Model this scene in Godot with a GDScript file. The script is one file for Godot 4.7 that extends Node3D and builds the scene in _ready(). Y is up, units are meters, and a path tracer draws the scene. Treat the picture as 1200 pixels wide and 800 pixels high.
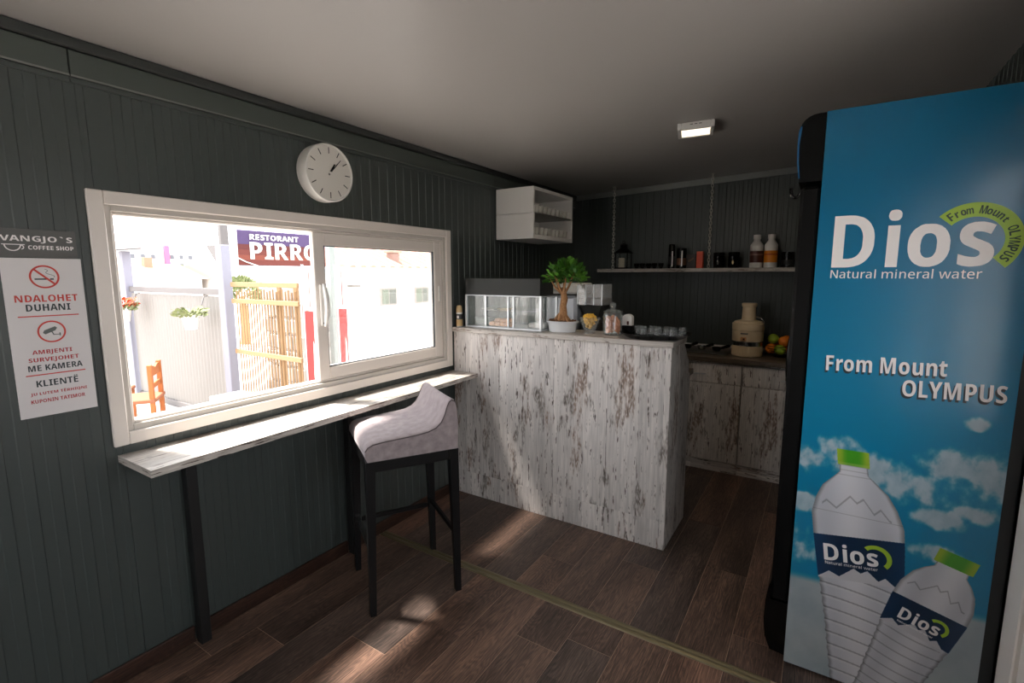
extends Node3D
# A small container coffee shop: anthracite ribbed walls, sliding window on the left, bar, fridge.
# Metres, y up. Left wall is x = 0, the camera looks towards -z and the left wall.

var used := {}
var M := {}
var boxes := {}
var rng := RandomNumberGenerator.new()

func _ready() -> void:
	rng.seed = 7
	build_camera_and_light()
	build_materials()
	build_room()
	build_window()
	build_door()
	build_bar()
	build_back_counter()
	build_fridge()
	build_stool()
	build_wall_things()
	build_cabinet()
	build_bar_things()
	build_back_things()
	build_shelf_things()
	build_outside()

# ------------------------------------------------------------------ camera, sky, sun

func build_camera_and_light() -> void:
	var cam := Camera3D.new()
	cam.name = "camera"
	cam.fov = 69.61
	cam.near = 0.05
	cam.far = 400.0
	add_child(cam)
	cam.position = Vector3(2.107, 1.5, 0)
	cam.basis = Basis(Vector3.UP, 0.5651) * Basis(Vector3.RIGHT, -0.1349) * Basis(Vector3.BACK, -0.0015)
	cam.current = true
	var sky_mat := ProceduralSkyMaterial.new()
	sky_mat.sky_top_color = Color(0.97, 0.98, 1.0)
	sky_mat.sky_horizon_color = Color(0.95, 0.945, 0.955)
	sky_mat.ground_bottom_color = Color(0.6, 0.59, 0.57)
	sky_mat.ground_horizon_color = Color(0.9, 0.9, 0.9)
	sky_mat.sky_energy_multiplier = 1.85
	sky_mat.sun_angle_max = 1.0
	var sky := Sky.new()
	sky.sky_material = sky_mat
	var env := Environment.new()
	env.background_mode = Environment.BG_SKY
	env.sky = sky
	env.ambient_light_source = Environment.AMBIENT_SOURCE_SKY
	env.tonemap_mode = Environment.TONE_MAPPER_LINEAR
	env.tonemap_exposure = 1.25
	env.sdfgi_enabled = true
	env.ssao_enabled = true
	env.ssil_enabled = true
	var we := WorldEnvironment.new()
	we.name = "environment"
	we.environment = env
	add_child(we)
	var sun := DirectionalLight3D.new()
	sun.name = "sun"
	sun.light_color = Color(1.0, 0.97, 0.935)
	sun.light_energy = 4.4
	sun.light_angular_distance = 6.5
	sun.shadow_enabled = true
	sun.sky_mode = DirectionalLight3D.SKY_MODE_LIGHT_ONLY
	add_child(sun)
	sun.look_at_from_position(Vector3.ZERO, Vector3(1.0, -2.25, -0.36), Vector3.UP)

# ------------------------------------------------------------------ helpers

func numbered(n: String) -> String:
	if not used.has(n):
		used[n] = 0
		return n
	used[n] += 1
	return "%s_%03d" % [n, used[n]]

func thing(called: String, label: String, category: String, at := Vector3.ZERO, turn := 0.0, group := "") -> Node3D:
	var o := Node3D.new()
	o.name = numbered(called)
	add_child(o)
	o.position = at
	o.rotation.y = turn
	o.set_meta("label", label)
	o.set_meta("category", category)
	if group:
		o.set_meta("group", group)
	return o

func struct(called: String, label := "") -> Node3D:
	var o := Node3D.new()
	o.name = called
	add_child(o)
	o.set_meta("kind", "structure")
	if label:
		o.set_meta("label", label)
	return o

func part(parent: Node3D, called: String, mesh: Mesh, mat: Material, at := Vector3.ZERO, basis := Basis()) -> MeshInstance3D:
	var o := MeshInstance3D.new()
	o.name = called
	o.mesh = mesh
	o.material_override = mat
	o.transform = Transform3D(basis, at)
	parent.add_child(o, true)
	return o

func single(called: String, mesh: Mesh, mat: Material, label: String, category: String, at := Vector3.ZERO, basis := Basis(), group := "") -> MeshInstance3D:
	var o := MeshInstance3D.new()
	o.name = numbered(called)
	o.mesh = mesh
	o.material_override = mat
	o.transform = Transform3D(basis, at)
	o.set_meta("label", label)
	o.set_meta("category", category)
	if group:
		o.set_meta("group", group)
	add_child(o)
	return o

func copy_of(o: Node3D, at: Vector3, turn := 0.0, label := "") -> Node3D:
	var n: String = o.name
	if n.length() > 4 and n[n.length() - 4] == "_" and n.right(3).is_valid_int():
		n = n.left(n.length() - 4)
	var c: Node3D = o.duplicate()
	c.name = numbered(n)
	add_child(c)
	c.position = at
	c.rotation.y = turn
	if label:
		c.set_meta("label", label)
	return c

func tri(st: SurfaceTool, a: Vector3, b: Vector3, c: Vector3, n: Vector3, ua := Vector2.ZERO, ub := Vector2.ZERO, uc := Vector2.ZERO) -> void:
	var flip := (b - a).cross(c - a).dot(n) > 0.0
	st.set_normal(n)
	st.set_uv(ua)
	st.add_vertex(a)
	st.set_normal(n)
	st.set_uv(uc if flip else ub)
	st.add_vertex(c if flip else b)
	st.set_normal(n)
	st.set_uv(ub if flip else uc)
	st.add_vertex(b if flip else c)

func quad(st: SurfaceTool, a: Vector3, b: Vector3, c: Vector3, d: Vector3, n: Vector3, ua := Vector2.ZERO, ub := Vector2.ZERO, uc := Vector2.ZERO, ud := Vector2.ZERO) -> void:
	tri(st, a, b, c, n, ua, ub, uc)
	tri(st, a, c, d, n, ua, uc, ud)

func tool() -> SurfaceTool:
	var st := SurfaceTool.new()
	st.begin(Mesh.PRIMITIVE_TRIANGLES)
	return st

func face_uv(p: Vector3, axis: int, grain: int, off: Vector2) -> Vector2:
	var others := [0, 1, 2]
	others.erase(axis)
	var v_axis: int = grain if others.has(grain) else others[1]
	others.erase(v_axis)
	return Vector2(p[others[0]] + off.x, p[v_axis] + off.y)

# box with chamfered edges into a SurfaceTool; uv in metres with v along the grain axis
func add_box(st: SurfaceTool, at: Vector3, size: Vector3, bev := 0.003, grain := 1, off := Vector2.ZERO) -> void:
	var h := size * 0.5
	var b: float = min(bev, min(h.x, min(h.y, h.z)) * 0.9)
	var i := h - Vector3(b, b, b)
	for axis in 3:
		for s in [-1.0, 1.0]:
			var u := (axis + 1) % 3
			var w := (axis + 2) % 3
			var n := Vector3.ZERO
			n[axis] = s
			var q := []
			for k in [[-1, -1], [1, -1], [1, 1], [-1, 1]]:
				var p := Vector3.ZERO
				p[axis] = s * h[axis]
				p[u] = k[0] * i[u]
				p[w] = k[1] * i[w]
				q.append(p)
			quad(st, at + q[0], at + q[1], at + q[2], at + q[3], n, face_uv(q[0], axis, grain, off), face_uv(q[1], axis, grain, off), face_uv(q[2], axis, grain, off), face_uv(q[3], axis, grain, off))
	if b <= 0.0:
		return
	for axis in 3:   # chamfers along each axis
		var u := (axis + 1) % 3
		var w := (axis + 2) % 3
		for su in [-1.0, 1.0]:
			for sw in [-1.0, 1.0]:
				var n := Vector3.ZERO
				n[u] = su
				n[w] = sw
				n = n.normalized()
				var p := [Vector3.ZERO, Vector3.ZERO, Vector3.ZERO, Vector3.ZERO]
				for k in 4:
					p[k][axis] = (-1.0 if k == 0 or k == 3 else 1.0) * i[axis]
					p[k][u] = su * (h[u] if k < 2 else i[u])
					p[k][w] = sw * (i[w] if k < 2 else h[w])
				quad(st, at + p[0], at + p[1], at + p[2], at + p[3], n, face_uv(p[0], u, grain, off), face_uv(p[1], u, grain, off), face_uv(p[2], u, grain, off), face_uv(p[3], u, grain, off))
	for sx in [-1.0, 1.0]:
		for sy in [-1.0, 1.0]:
			for sz in [-1.0, 1.0]:
				var s := Vector3(sx, sy, sz)
				tri(st, at + s * Vector3(h.x, i.y, i.z), at + s * Vector3(i.x, h.y, i.z), at + s * Vector3(i.x, i.y, h.z), s.normalized())

func bbox(size: Vector3, bev := 0.003, grain := 1, off := Vector2.ZERO) -> ArrayMesh:
	var key := [size, bev, grain, off]
	if not boxes.has(key):
		var st := tool()
		add_box(st, Vector3.ZERO, size, bev, grain, off)
		boxes[key] = st.commit()
	return boxes[key]

# lo/hi corner version: a part that fills the span
func span(parent: Node3D, called: String, lo: Vector3, hi: Vector3, mat: Material, bev := 0.003, grain := 1, off := Vector2.ZERO) -> MeshInstance3D:
	return part(parent, called, bbox(hi - lo, bev, grain, off), mat, (lo + hi) * 0.5)

func add_lathe(st: SurfaceTool, prof: Array, segs := 24, at := Vector3.ZERO, sx := 1.0, sz := 1.0) -> void:
	var g := 1
	for k in prof.size() - 1:
		var p: Vector2 = prof[k]
		var q: Vector2 = prof[k + 1]
		if k > 0:
			var d0: Vector2 = p - prof[k - 1]
			if abs(d0.angle_to(q - p)) > 0.6:
				g += 1
		st.set_smooth_group(g)
		var nn := Vector2(q.y - p.y, p.x - q.x).normalized()
		for j in segs:
			var a := TAU * j / segs
			var b := TAU * (j + 1) / segs
			var m := (a + b) * 0.5
			var n := Vector3(cos(m) * nn.x, nn.y, sin(m) * nn.x)
			var p0 := at + Vector3(cos(a) * p.x * sx, p.y, sin(a) * p.x * sz)
			var p1 := at + Vector3(cos(b) * p.x * sx, p.y, sin(b) * p.x * sz)
			var q0 := at + Vector3(cos(a) * q.x * sx, q.y, sin(a) * q.x * sz)
			var q1 := at + Vector3(cos(b) * q.x * sx, q.y, sin(b) * q.x * sz)
			var u0 := float(j) / segs
			var u1 := float(j + 1) / segs
			if p.x > 1e-6:
				tri(st, p0, p1, q1 if q.x > 1e-6 else q0, n, Vector2(u0, p.y), Vector2(u1, p.y), Vector2(u1, q.y))
			if q.x > 1e-6:
				tri(st, p0, q1, q0, n, Vector2(u0, p.y), Vector2(u1, q.y), Vector2(u0, q.y))

func lathe(prof: Array, segs := 24, sx := 1.0, sz := 1.0) -> ArrayMesh:
	var st := tool()
	add_lathe(st, prof, segs, Vector3.ZERO, sx, sz)
	st.generate_normals()
	return st.commit()

func add_tube(st: SurfaceTool, path: Array, r, sides := 8, closed := false) -> void:
	var rings := []
	var n := path.size()
	var up := Vector3.UP
	for k in n:
		var prev: Vector3 = path[(k - 1 + n) % n] if closed else path[max(k - 1, 0)]
		var next: Vector3 = path[(k + 1) % n] if closed else path[min(k + 1, n - 1)]
		var t := (next - prev).normalized()
		if abs(t.dot(up)) > 0.95:
			up = Vector3.RIGHT if abs(t.x) < 0.8 else Vector3.BACK
		var s := t.cross(up).normalized()
		var w := s.cross(t).normalized()
		up = w
		var rad: float = r[k] if r is Array else r
		var ring := []
		for j in sides:
			var a := TAU * j / sides
			ring.append(path[k] + (s * cos(a) + w * sin(a)) * rad)
		rings.append(ring)
	st.set_smooth_group(1)
	for k in (n if closed else n - 1):
		var r0: Array = rings[k]
		var r1: Array = rings[(k + 1) % n]
		var c0: Vector3 = path[k]
		var c1: Vector3 = path[(k + 1) % n]
		for j in sides:
			var j2 := (j + 1) % sides
			var o: Vector3 = (r0[j] + r0[j2] + r1[j] + r1[j2]) * 0.25 - (c0 + c1) * 0.5
			quad(st, r0[j], r0[j2], r1[j2], r1[j], o.normalized())
	if not closed:
		st.set_smooth_group(2)
		for e in [0, n - 1]:
			var o: Vector3 = path[0] - path[1] if e == 0 else path[n - 1] - path[n - 2]
			for j in sides:
				tri(st, path[e], rings[e][j], rings[e][(j + 1) % sides], o.normalized())

func tube(path: Array, r, sides := 8, closed := false) -> ArrayMesh:
	var st := tool()
	add_tube(st, path, r, sides, closed)
	st.generate_normals()
	return st.commit()

# polygon in x/y pushed from z0 to z1
func add_prism(st: SurfaceTool, poly: PackedVector2Array, z0: float, z1: float) -> void:
	if Geometry2D.is_polygon_clockwise(poly):
		poly.reverse()
	var idx := Geometry2D.triangulate_polygon(poly)
	st.set_smooth_group(-1)
	for k in range(0, idx.size(), 3):
		var a := poly[idx[k]]
		var b := poly[idx[k + 1]]
		var c := poly[idx[k + 2]]
		tri(st, Vector3(a.x, a.y, z1), Vector3(b.x, b.y, z1), Vector3(c.x, c.y, z1), Vector3.BACK, a, b, c)
		tri(st, Vector3(a.x, a.y, z0), Vector3(b.x, b.y, z0), Vector3(c.x, c.y, z0), Vector3.FORWARD, a, b, c)
	for k in poly.size():
		var a := poly[k]
		var b := poly[(k + 1) % poly.size()]
		var d := b - a
		quad(st, Vector3(a.x, a.y, z0), Vector3(b.x, b.y, z0), Vector3(b.x, b.y, z1), Vector3(a.x, a.y, z1), Vector3(d.y, -d.x, 0).normalized(), Vector2(z0, a.y), Vector2(z0, b.y), Vector2(z1, b.y), Vector2(z1, a.y))

func prism(poly: PackedVector2Array, z0: float, z1: float) -> ArrayMesh:
	var st := tool()
	add_prism(st, poly, z0, z1)
	return st.commit()

# eight corners: four below (around), four above
func hexa(c: Array) -> ArrayMesh:
	var st := tool()
	var mid := Vector3.ZERO
	for p in c:
		mid += p / 8.0
	for f in [[0, 1, 2, 3], [4, 5, 6, 7], [0, 1, 5, 4], [1, 2, 6, 5], [2, 3, 7, 6], [3, 0, 4, 7]]:
		var a: Vector3 = c[f[0]]
		var b: Vector3 = c[f[1]]
		var d: Vector3 = c[f[2]]
		var e: Vector3 = c[f[3]]
		var n := (b - a).cross(d - a).normalized()
		if n.dot((a + b + d + e) * 0.25 - mid) < 0:
			n = -n
		quad(st, a, b, d, e, n, Vector2(a.x, a.z), Vector2(b.x, b.z), Vector2(d.x, d.z), Vector2(e.x, e.z))
	return st.commit()

func disc_poly(r: float, n := 24, c := Vector2.ZERO) -> PackedVector2Array:
	var p := PackedVector2Array()
	for k in n:
		p.append(c + Vector2(cos(TAU * k / n), sin(TAU * k / n)) * r)
	return p

func add_ring(st: SurfaceTool, r0: float, r1: float, a0: float, a1: float, z0: float, z1: float, n := 40, c := Vector2.ZERO) -> void:
	for k in n:
		var a := lerpf(a0, a1, float(k) / n)
		var b := lerpf(a0, a1, float(k + 1) / n)
		add_prism(st, PackedVector2Array([c + Vector2(cos(a), sin(a)) * r0, c + Vector2(cos(a), sin(a)) * r1, c + Vector2(cos(b), sin(b)) * r1, c + Vector2(cos(b), sin(b)) * r0]), z0, z1)

var fonts := {}
func font(bold := true) -> SystemFont:
	if not fonts.has(bold):
		var f := SystemFont.new()
		f.font_names = PackedStringArray(["Droid Sans"])
		f.font_weight = 700 if bold else 400
		fonts[bold] = f
	return fonts[bold]

# lettering that fills width x height, centred at c (x, y), lying at z0 .. z0+depth in the local x/y plane
func add_text(st: SurfaceTool, s: String, c: Vector2, width: float, height: float, tilt := 0.0, bold := true, z0 := 0.0, depth := 0.0008, shear := 0.0) -> void:
	var t := TextMesh.new()
	t.text = s
	t.font = font(bold)
	t.font_size = 48
	t.pixel_size = 0.01
	t.depth = 0.01
	t.curve_step = 1.0
	var box := t.get_aabb()
	if box.size.x <= 0.0 or box.size.y <= 0.0:
		return
	var sc := Vector3(width / box.size.x, height / box.size.y, depth / 0.01)
	var mid := box.get_center()
	var sh := Basis(Vector3(1, 0, 0), Vector3(shear, 1, 0), Vector3(0, 0, 1))
	var b := Basis(Vector3.BACK, tilt) * sh * Basis.from_scale(sc)
	var x := Transform3D(b, Vector3(c.x, c.y, z0 + depth * 0.5) - b * mid)
	for k in t.get_surface_count():
		st.append_from(t, k, x)

func text(s: String, c: Vector2, width: float, height: float, tilt := 0.0, bold := true) -> ArrayMesh:
	var st := tool()
	add_text(st, s, c, width, height, tilt, bold)
	return st.commit()

# ribbed sandwich panel: local x 0..w, y 0..h, front at z = 0, back at z = -thick
func ribbed(w: float, h: float, phase := 0.0, thick := 0.06) -> ArrayMesh:
	var key := ["rib", snappedf(w, 0.001), snappedf(h, 0.001), snappedf(phase, 0.001), thick]
	if boxes.has(key):
		return boxes[key]
	var pitch := 0.0623
	var dep := 0.0026
	var e := 0.0030
	var pts := PackedVector2Array()
	pts.append(Vector2(0, 0))
	var x := fposmod(phase, pitch)
	if x > pitch - 0.008 or x < 0.004:
		x += 0.012
	while x < w - 0.004:
		var m: float = min(x + pitch * 0.5, w - 0.003)
		pts.append(Vector2(x, 0))
		pts.append(Vector2(min(x + e, w - 0.0035), -dep))
		if m < w - 0.0032:
			pts.append(Vector2(m, -dep))
			pts.append(Vector2(min(m + e, w - 0.001), 0))
		else:
			pts.append(Vector2(w - 0.003, -dep))
			pts.append(Vector2(w - 0.0005, 0))
			break
		x += pitch
	pts.append(Vector2(w, 0))
	var st := tool()
	for k in pts.size() - 1:
		var a := pts[k]
		var b := pts[k + 1]
		if b.x - a.x < 1e-6:
			continue
		var n := Vector3(-(b.y - a.y), 0, b.x - a.x).normalized()
		quad(st, Vector3(a.x, 0, a.y), Vector3(b.x, 0, b.y), Vector3(b.x, h, b.y), Vector3(a.x, h, a.y), n)
	quad(st, Vector3(0, 0, -thick), Vector3(w, 0, -thick), Vector3(w, h, -thick), Vector3(0, h, -thick), Vector3.FORWARD)
	quad(st, Vector3(0, 0, -thick), Vector3(0, 0, 0), Vector3(0, h, 0), Vector3(0, h, -thick), Vector3.LEFT)
	quad(st, Vector3(w, 0, -thick), Vector3(w, 0, 0), Vector3(w, h, 0), Vector3(w, h, -thick), Vector3.RIGHT)
	quad(st, Vector3(0, 0, -dep), Vector3(w, 0, -dep), Vector3(w, 0, -thick), Vector3(0, 0, -thick), Vector3.DOWN)
	quad(st, Vector3(0, h, -dep), Vector3(w, h, -dep), Vector3(w, h, -thick), Vector3(0, h, -thick), Vector3.UP)
	boxes[key] = st.commit()
	return boxes[key]

# ------------------------------------------------------------------ materials

func flat(c: Color, rough := 0.6, metal := 0.0, spec := 0.5) -> StandardMaterial3D:
	var m := StandardMaterial3D.new()
	m.albedo_color = c
	m.roughness = rough
	m.metallic = metal
	m.metallic_specular = spec
	return m

func c8(r: int, g: int, b: int) -> Color:
	return Color(r / 255.0, g / 255.0, b / 255.0)

func noise_bytes(w: int, h: int, freq: float, sd: int, small_w := 0, small_h := 0, oct := 4) -> PackedByteArray:
	var f := FastNoiseLite.new()
	f.seed = sd
	f.noise_type = FastNoiseLite.TYPE_SIMPLEX_SMOOTH
	f.frequency = freq
	f.fractal_octaves = oct
	var im := f.get_image(small_w if small_w else w, small_h if small_h else h, false, false, true)
	im.convert(Image.FORMAT_L8)
	if small_w or small_h:
		im.resize(w, h, Image.INTERPOLATE_CUBIC)
	return im.get_data()

func tex(w: int, h: int, data: PackedByteArray) -> ImageTexture:
	return ImageTexture.create_from_image(Image.create_from_data(w, h, false, Image.FORMAT_RGB8, data))

func noise_tex(freq: float, sd: int, lo: Color, hi: Color, size := 512, normal := false, strength := 4.0) -> NoiseTexture2D:
	var n := FastNoiseLite.new()
	n.seed = sd
	n.frequency = freq
	n.fractal_octaves = 4
	var t := NoiseTexture2D.new()
	t.width = size
	t.height = size
	t.seamless = true
	t.noise = n
	if normal:
		t.as_normal_map = true
		t.bump_strength = strength
	else:
		var g := Gradient.new()
		g.set_color(0, lo)
		g.set_color(1, hi)
		t.color_ramp = g
	return t

# peeling whitewashed boards: v runs along the grain, the picture covers 1.5 m x 1.5 m
func whitewash_texture(sd: int) -> ImageTexture:
	var w := 1024
	var h := 1024
	var fine := noise_bytes(w, h, 0.09, sd, w, 60, 3)          # long hair-thin streaks
	var mid := noise_bytes(w, h, 0.05, sd + 1, w, 200, 4)      # short streaks
	var big := noise_bytes(w, h, 0.006, sd + 2, w, 500, 4)     # where paint is worn
	var speck := noise_bytes(w, h, 0.16, sd + 3, w, 260, 2)
	var tone := noise_bytes(w, h, 0.012, sd + 4, w, 60, 2)
	var out := PackedByteArray()
	out.resize(w * h * 3)
	var board_tone := PackedFloat32Array()
	var board_edge := PackedFloat32Array()
	for x in w:
		var b := int(x / 85.0 + 0.35 * sin(x / 85.0))
		var in_b := absf(fposmod(x / 85.0 + 0.35 * sin(x / 85.0), 1.0) - 0.5)
		board_tone.append((fposmod(b * 0.6180339, 1.0) - 0.5) * 0.10)
		board_edge.append(smoothstep(0.475, 0.495, in_b))
	for i in w * h:
		var t := tone[i] / 255.0
		var s := fine[i] / 255.0
		var m := mid[i] / 255.0
		var b := big[i] / 255.0
		var p := speck[i] / 255.0
		var x := i % w
		var l := 0.90 + board_tone[x] + (t - 0.5) * 0.10 + (s - 0.5) * 0.17
		var worn := smoothstep(0.58, 0.78, b * 0.66 + m * 0.40) * smoothstep(0.30, 0.62, p * 0.6 + s * 0.5)
		var line := maxf(smoothstep(0.66, 0.80, s * 0.46 + p * 0.24 + m * 0.38), board_edge[x] * smoothstep(0.42, 0.62, m) * 0.6)
		var brown := smoothstep(0.45, 0.6, t)
		var r := l
		var g := l * 0.985
		var bl := l * 0.965
		var k := worn * (0.55 + 0.45 * p)
		r = lerpf(r, lerpf(0.50, 0.56, brown), k)
		g = lerpf(g, lerpf(0.47, 0.47, brown), k)
		bl = lerpf(bl, lerpf(0.44, 0.41, brown), k)
		r = lerpf(r, 0.36, line)
		g = lerpf(g, 0.325, line)
		bl = lerpf(bl, 0.30, line)
		out[i * 3] = int(clampf(r, 0, 1) * 255)
		out[i * 3 + 1] = int(clampf(g, 0, 1) * 255)
		out[i * 3 + 2] = int(clampf(bl, 0, 1) * 255)
	return tex(w, h, out)

# dark oak laminate, v along the plank; covers 0.8 m x 1.6 m
func oak_texture(sd: int) -> ImageTexture:
	var w := 768
	var h := 1024
	var warp := noise_bytes(w, h, 0.006, sd, w, 300, 3)
	var fine := noise_bytes(w, h, 0.22, sd + 1, w, 40, 2)
	var pore := noise_bytes(w, h, 0.30, sd + 2, w, 130, 1)
	var tone := noise_bytes(w, h, 0.004, sd + 3, w, 400, 2)
	var out := PackedByteArray()
	out.resize(w * h * 3)
	for y in h:
		for x in w:
			var i := y * w + x
			var ring := 0.5 + 0.5 * sin(x * 0.06 + warp[i] * 0.30)
			var f := fine[i] / 255.0
			var v := 0.58 + 0.12 * (ring - 0.5) + 0.46 * (f - 0.5) + 0.30 * (tone[i] / 255.0 - 0.5)
			if pore[i] > 168:
				v -= 0.16 * f
			v = clampf(v, 0.0, 1.0)
			out[i * 3] = int(v * 255)
			out[i * 3 + 1] = int(clampf(v * 0.97, 0, 1) * 255)
			out[i * 3 + 2] = int(clampf(v * 0.94, 0, 1) * 255)
	return tex(w, h, out)

func build_materials() -> void:
	M.wall = flat(c8(64, 71, 69), 0.42)
	M.wall.normal_enabled = true
	M.wall.normal_texture = noise_tex(0.02, 5, Color.BLACK, Color.WHITE, 512, true, 1.5)
	M.wall.normal_scale = 0.12
	M.wall.uv1_triplanar = true
	M.wall.uv1_world_triplanar = true
	M.wall.uv1_scale = Vector3(1.5, 1.5, 1.5)
	M.fascia = flat(c8(72, 79, 74), 0.42)
	M.track = flat(c8(128, 130, 126), 0.35, 0.5)
	M.dark_trim = flat(c8(52, 55, 53), 0.5)
	M.ceiling = flat(c8(176, 172, 168), 0.40)
	M.ceiling.normal_enabled = true
	M.ceiling.normal_texture = noise_tex(0.01, 8, Color.BLACK, Color.WHITE, 512, true, 2.0)
	M.ceiling.normal_scale = 0.10
	M.ceiling.uv1_triplanar = true
	M.ceiling.uv1_world_triplanar = true
	M.ceiling.uv1_scale = Vector3(0.6, 0.6, 0.6)
	M.pvc = flat(c8(234, 226, 218), 0.32)
	M.pvc_in = flat(c8(206, 200, 192), 0.4)
	M.gasket = flat(c8(40, 42, 44), 0.6)
	M.glass = flat(Color(1, 1, 1, 0.04), 0.02)
	M.glass.transparency = BaseMaterial3D.TRANSPARENCY_ALPHA
	M.glass_thin = flat(Color(0.9, 1, 0.98, 0.04), 0.03)
	M.glass_thin.transparency = BaseMaterial3D.TRANSPARENCY_ALPHA
	M.hopper = flat(Color(0.85, 0.87, 0.88, 0.18), 0.10)
	M.hopper.transparency = BaseMaterial3D.TRANSPARENCY_ALPHA
	M.acrylic = flat(Color(0.9, 0.95, 0.95, 0.07), 0.05)
	M.acrylic.transparency = BaseMaterial3D.TRANSPARENCY_ALPHA
	var ww := whitewash_texture(21)
	M.wash = flat(c8(248, 245, 244), 0.48)
	M.wash.albedo_texture = ww
	M.wash.uv1_scale = Vector3(1 / 1.5, 1 / 1.5, 1)
	M.wash.texture_filter = BaseMaterial3D.TEXTURE_FILTER_LINEAR
	M.wash_grey = flat(c8(222, 217, 212), 0.42)
	M.wash_grey.albedo_texture = ww
	M.wash_grey.uv1_scale = Vector3(1 / 0.9, 1 / 1.5, 1)
	var oak := oak_texture(40)
	M.worktop = flat(c8(176, 160, 142), 0.36)
	M.worktop.albedo_texture = oak
	M.worktop.uv1_scale = Vector3(1 / 0.5, 1 / 1.6, 1)
	var tints := [c8(182, 146, 128), c8(164, 134, 119), c8(192, 150, 130), c8(154, 126, 113), c8(144, 124, 115)]
	M.oak = []
	for t in tints:
		var m := flat(t, 0.42)
		m.albedo_texture = oak
		m.uv1_scale = Vector3(1 / 0.8, 1 / 1.6, 1)
		m.texture_filter = BaseMaterial3D.TEXTURE_FILTER_LINEAR
		M.oak.append(m)
	M.joint_glint = flat(c8(176, 150, 130), 0.7)  # pale tone paints the light that catches on the plank bevels
	M.base_wood = flat(c8(92, 62, 48), 0.5)
	M.base_wood.albedo_texture = oak
	M.brass = flat(c8(122, 113, 88), 0.4, 0.7)
	M.black_steel = flat(c8(22, 23, 23), 0.5)
	M.black_wood = flat(c8(14, 14, 15), 0.4, 0.0, 0.4)
	M.black = flat(c8(10, 10, 10), 0.55, 0.0, 0.25)
	M.black_gloss = flat(c8(10, 10, 10), 0.2, 0.0, 0.4)
	M.dark_plastic = flat(c8(48, 50, 50), 0.45)
	M.anthracite = flat(c8(42, 44, 42), 0.7)
	M.steel = flat(c8(190, 192, 194), 0.22, 1.0)
	M.alu = flat(c8(205, 208, 210), 0.34, 0.6)
	M.white = flat(c8(230, 227, 222), 0.35)
	M.white_matt = flat(c8(226, 222, 214), 0.55)
	M.white_print = flat(c8(226, 222, 222), 0.45)
	M.grey_print = flat(c8(92, 92, 90), 0.5)
	M.red_ink = flat(c8(206, 62, 50), 0.5)
	M.deep_red_ink = flat(c8(178, 40, 48), 0.5)
	M.dark_ink = flat(c8(44, 54, 58), 0.5)
	M.grey_ink = flat(c8(92, 98, 96), 0.5)
	M.light_print = flat(c8(240, 236, 234), 0.28)
	M.fabric = flat(c8(172, 159, 159), 0.9)
	M.fabric.albedo_texture = noise_tex(0.012, 77, Color(0.78, 0.77, 0.78), Color(1, 1, 1), 512)
	M.fabric.uv1_triplanar = true
	M.fabric.uv1_scale = Vector3(3, 3, 3)
	M.fabric.rim_enabled = true
	M.fabric.rim = 0.8
	M.fabric.rim_tint = 0.3
	M.piping = flat(c8(92, 82, 82), 0.9)
	M.cream = flat(c8(236, 214, 178), 0.32)
	M.orange = flat(c8(236, 130, 26), 0.5)
	M.orange.normal_enabled = true
	M.orange.normal_texture = noise_tex(0.15, 3, Color.BLACK, Color.WHITE, 128, true, 3.0)
	M.orange.uv1_triplanar = true
	M.orange.uv1_scale = Vector3(12, 12, 12)
	M.lime = flat(c8(150, 176, 44), 0.45)
	M.leaf = []
	for c in [c8(58, 110, 34), c8(96, 150, 50), c8(40, 84, 28)]:
		var m := flat(c, 0.42)
		m.backlight_enabled = true
		m.backlight = c8(60, 90, 20)
		M.leaf.append(m)
	M.pale_leaf = flat(c8(122, 130, 88), 0.7)
	M.bark = flat(c8(206, 160, 116), 0.85)
	M.bark.albedo_texture = noise_tex(0.06, 12, Color(0.62, 0.54, 0.46), Color(1, 1, 1), 256)
	M.bark.uv1_triplanar = true
	M.bark.uv1_scale = Vector3(9, 4, 9)
	M.soil = flat(c8(120, 84, 56), 0.95)
	M.ceramic = flat(c8(214, 216, 218), 0.3)
	M.machine = flat(c8(190, 194, 200), 0.35, 0.1)
	M.snack = flat(c8(226, 176, 66), 0.7)
	M.biscuit = flat(c8(190, 120, 80), 0.8)
	M.red_box = flat(c8(226, 78, 34), 0.45)
	M.label_brown = flat(c8(84, 40, 30), 0.45)
	M.label_orange = flat(c8(240, 146, 30), 0.45)
	M.label_cream = flat(c8(236, 214, 160), 0.45)
	M.chain = flat(c8(205, 202, 192), 0.4, 0.5)
	M.wax = flat(c8(226, 214, 184), 0.6)
	M.lamp_face = flat(c8(250, 248, 240), 0.5)
	M.lamp_face.emission_enabled = true
	M.lamp_face.emission = Color(1.0, 0.94, 0.84)
	M.lamp_face.emission_energy_multiplier = 1.6

# ------------------------------------------------------------------ the room

const FAR_Z := -4.45
const RIGHT_X := 2.66
const BACK_Z := 1.3

func ceil_y(x: float) -> float:
	return 2.252 + 0.034 * x

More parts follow.
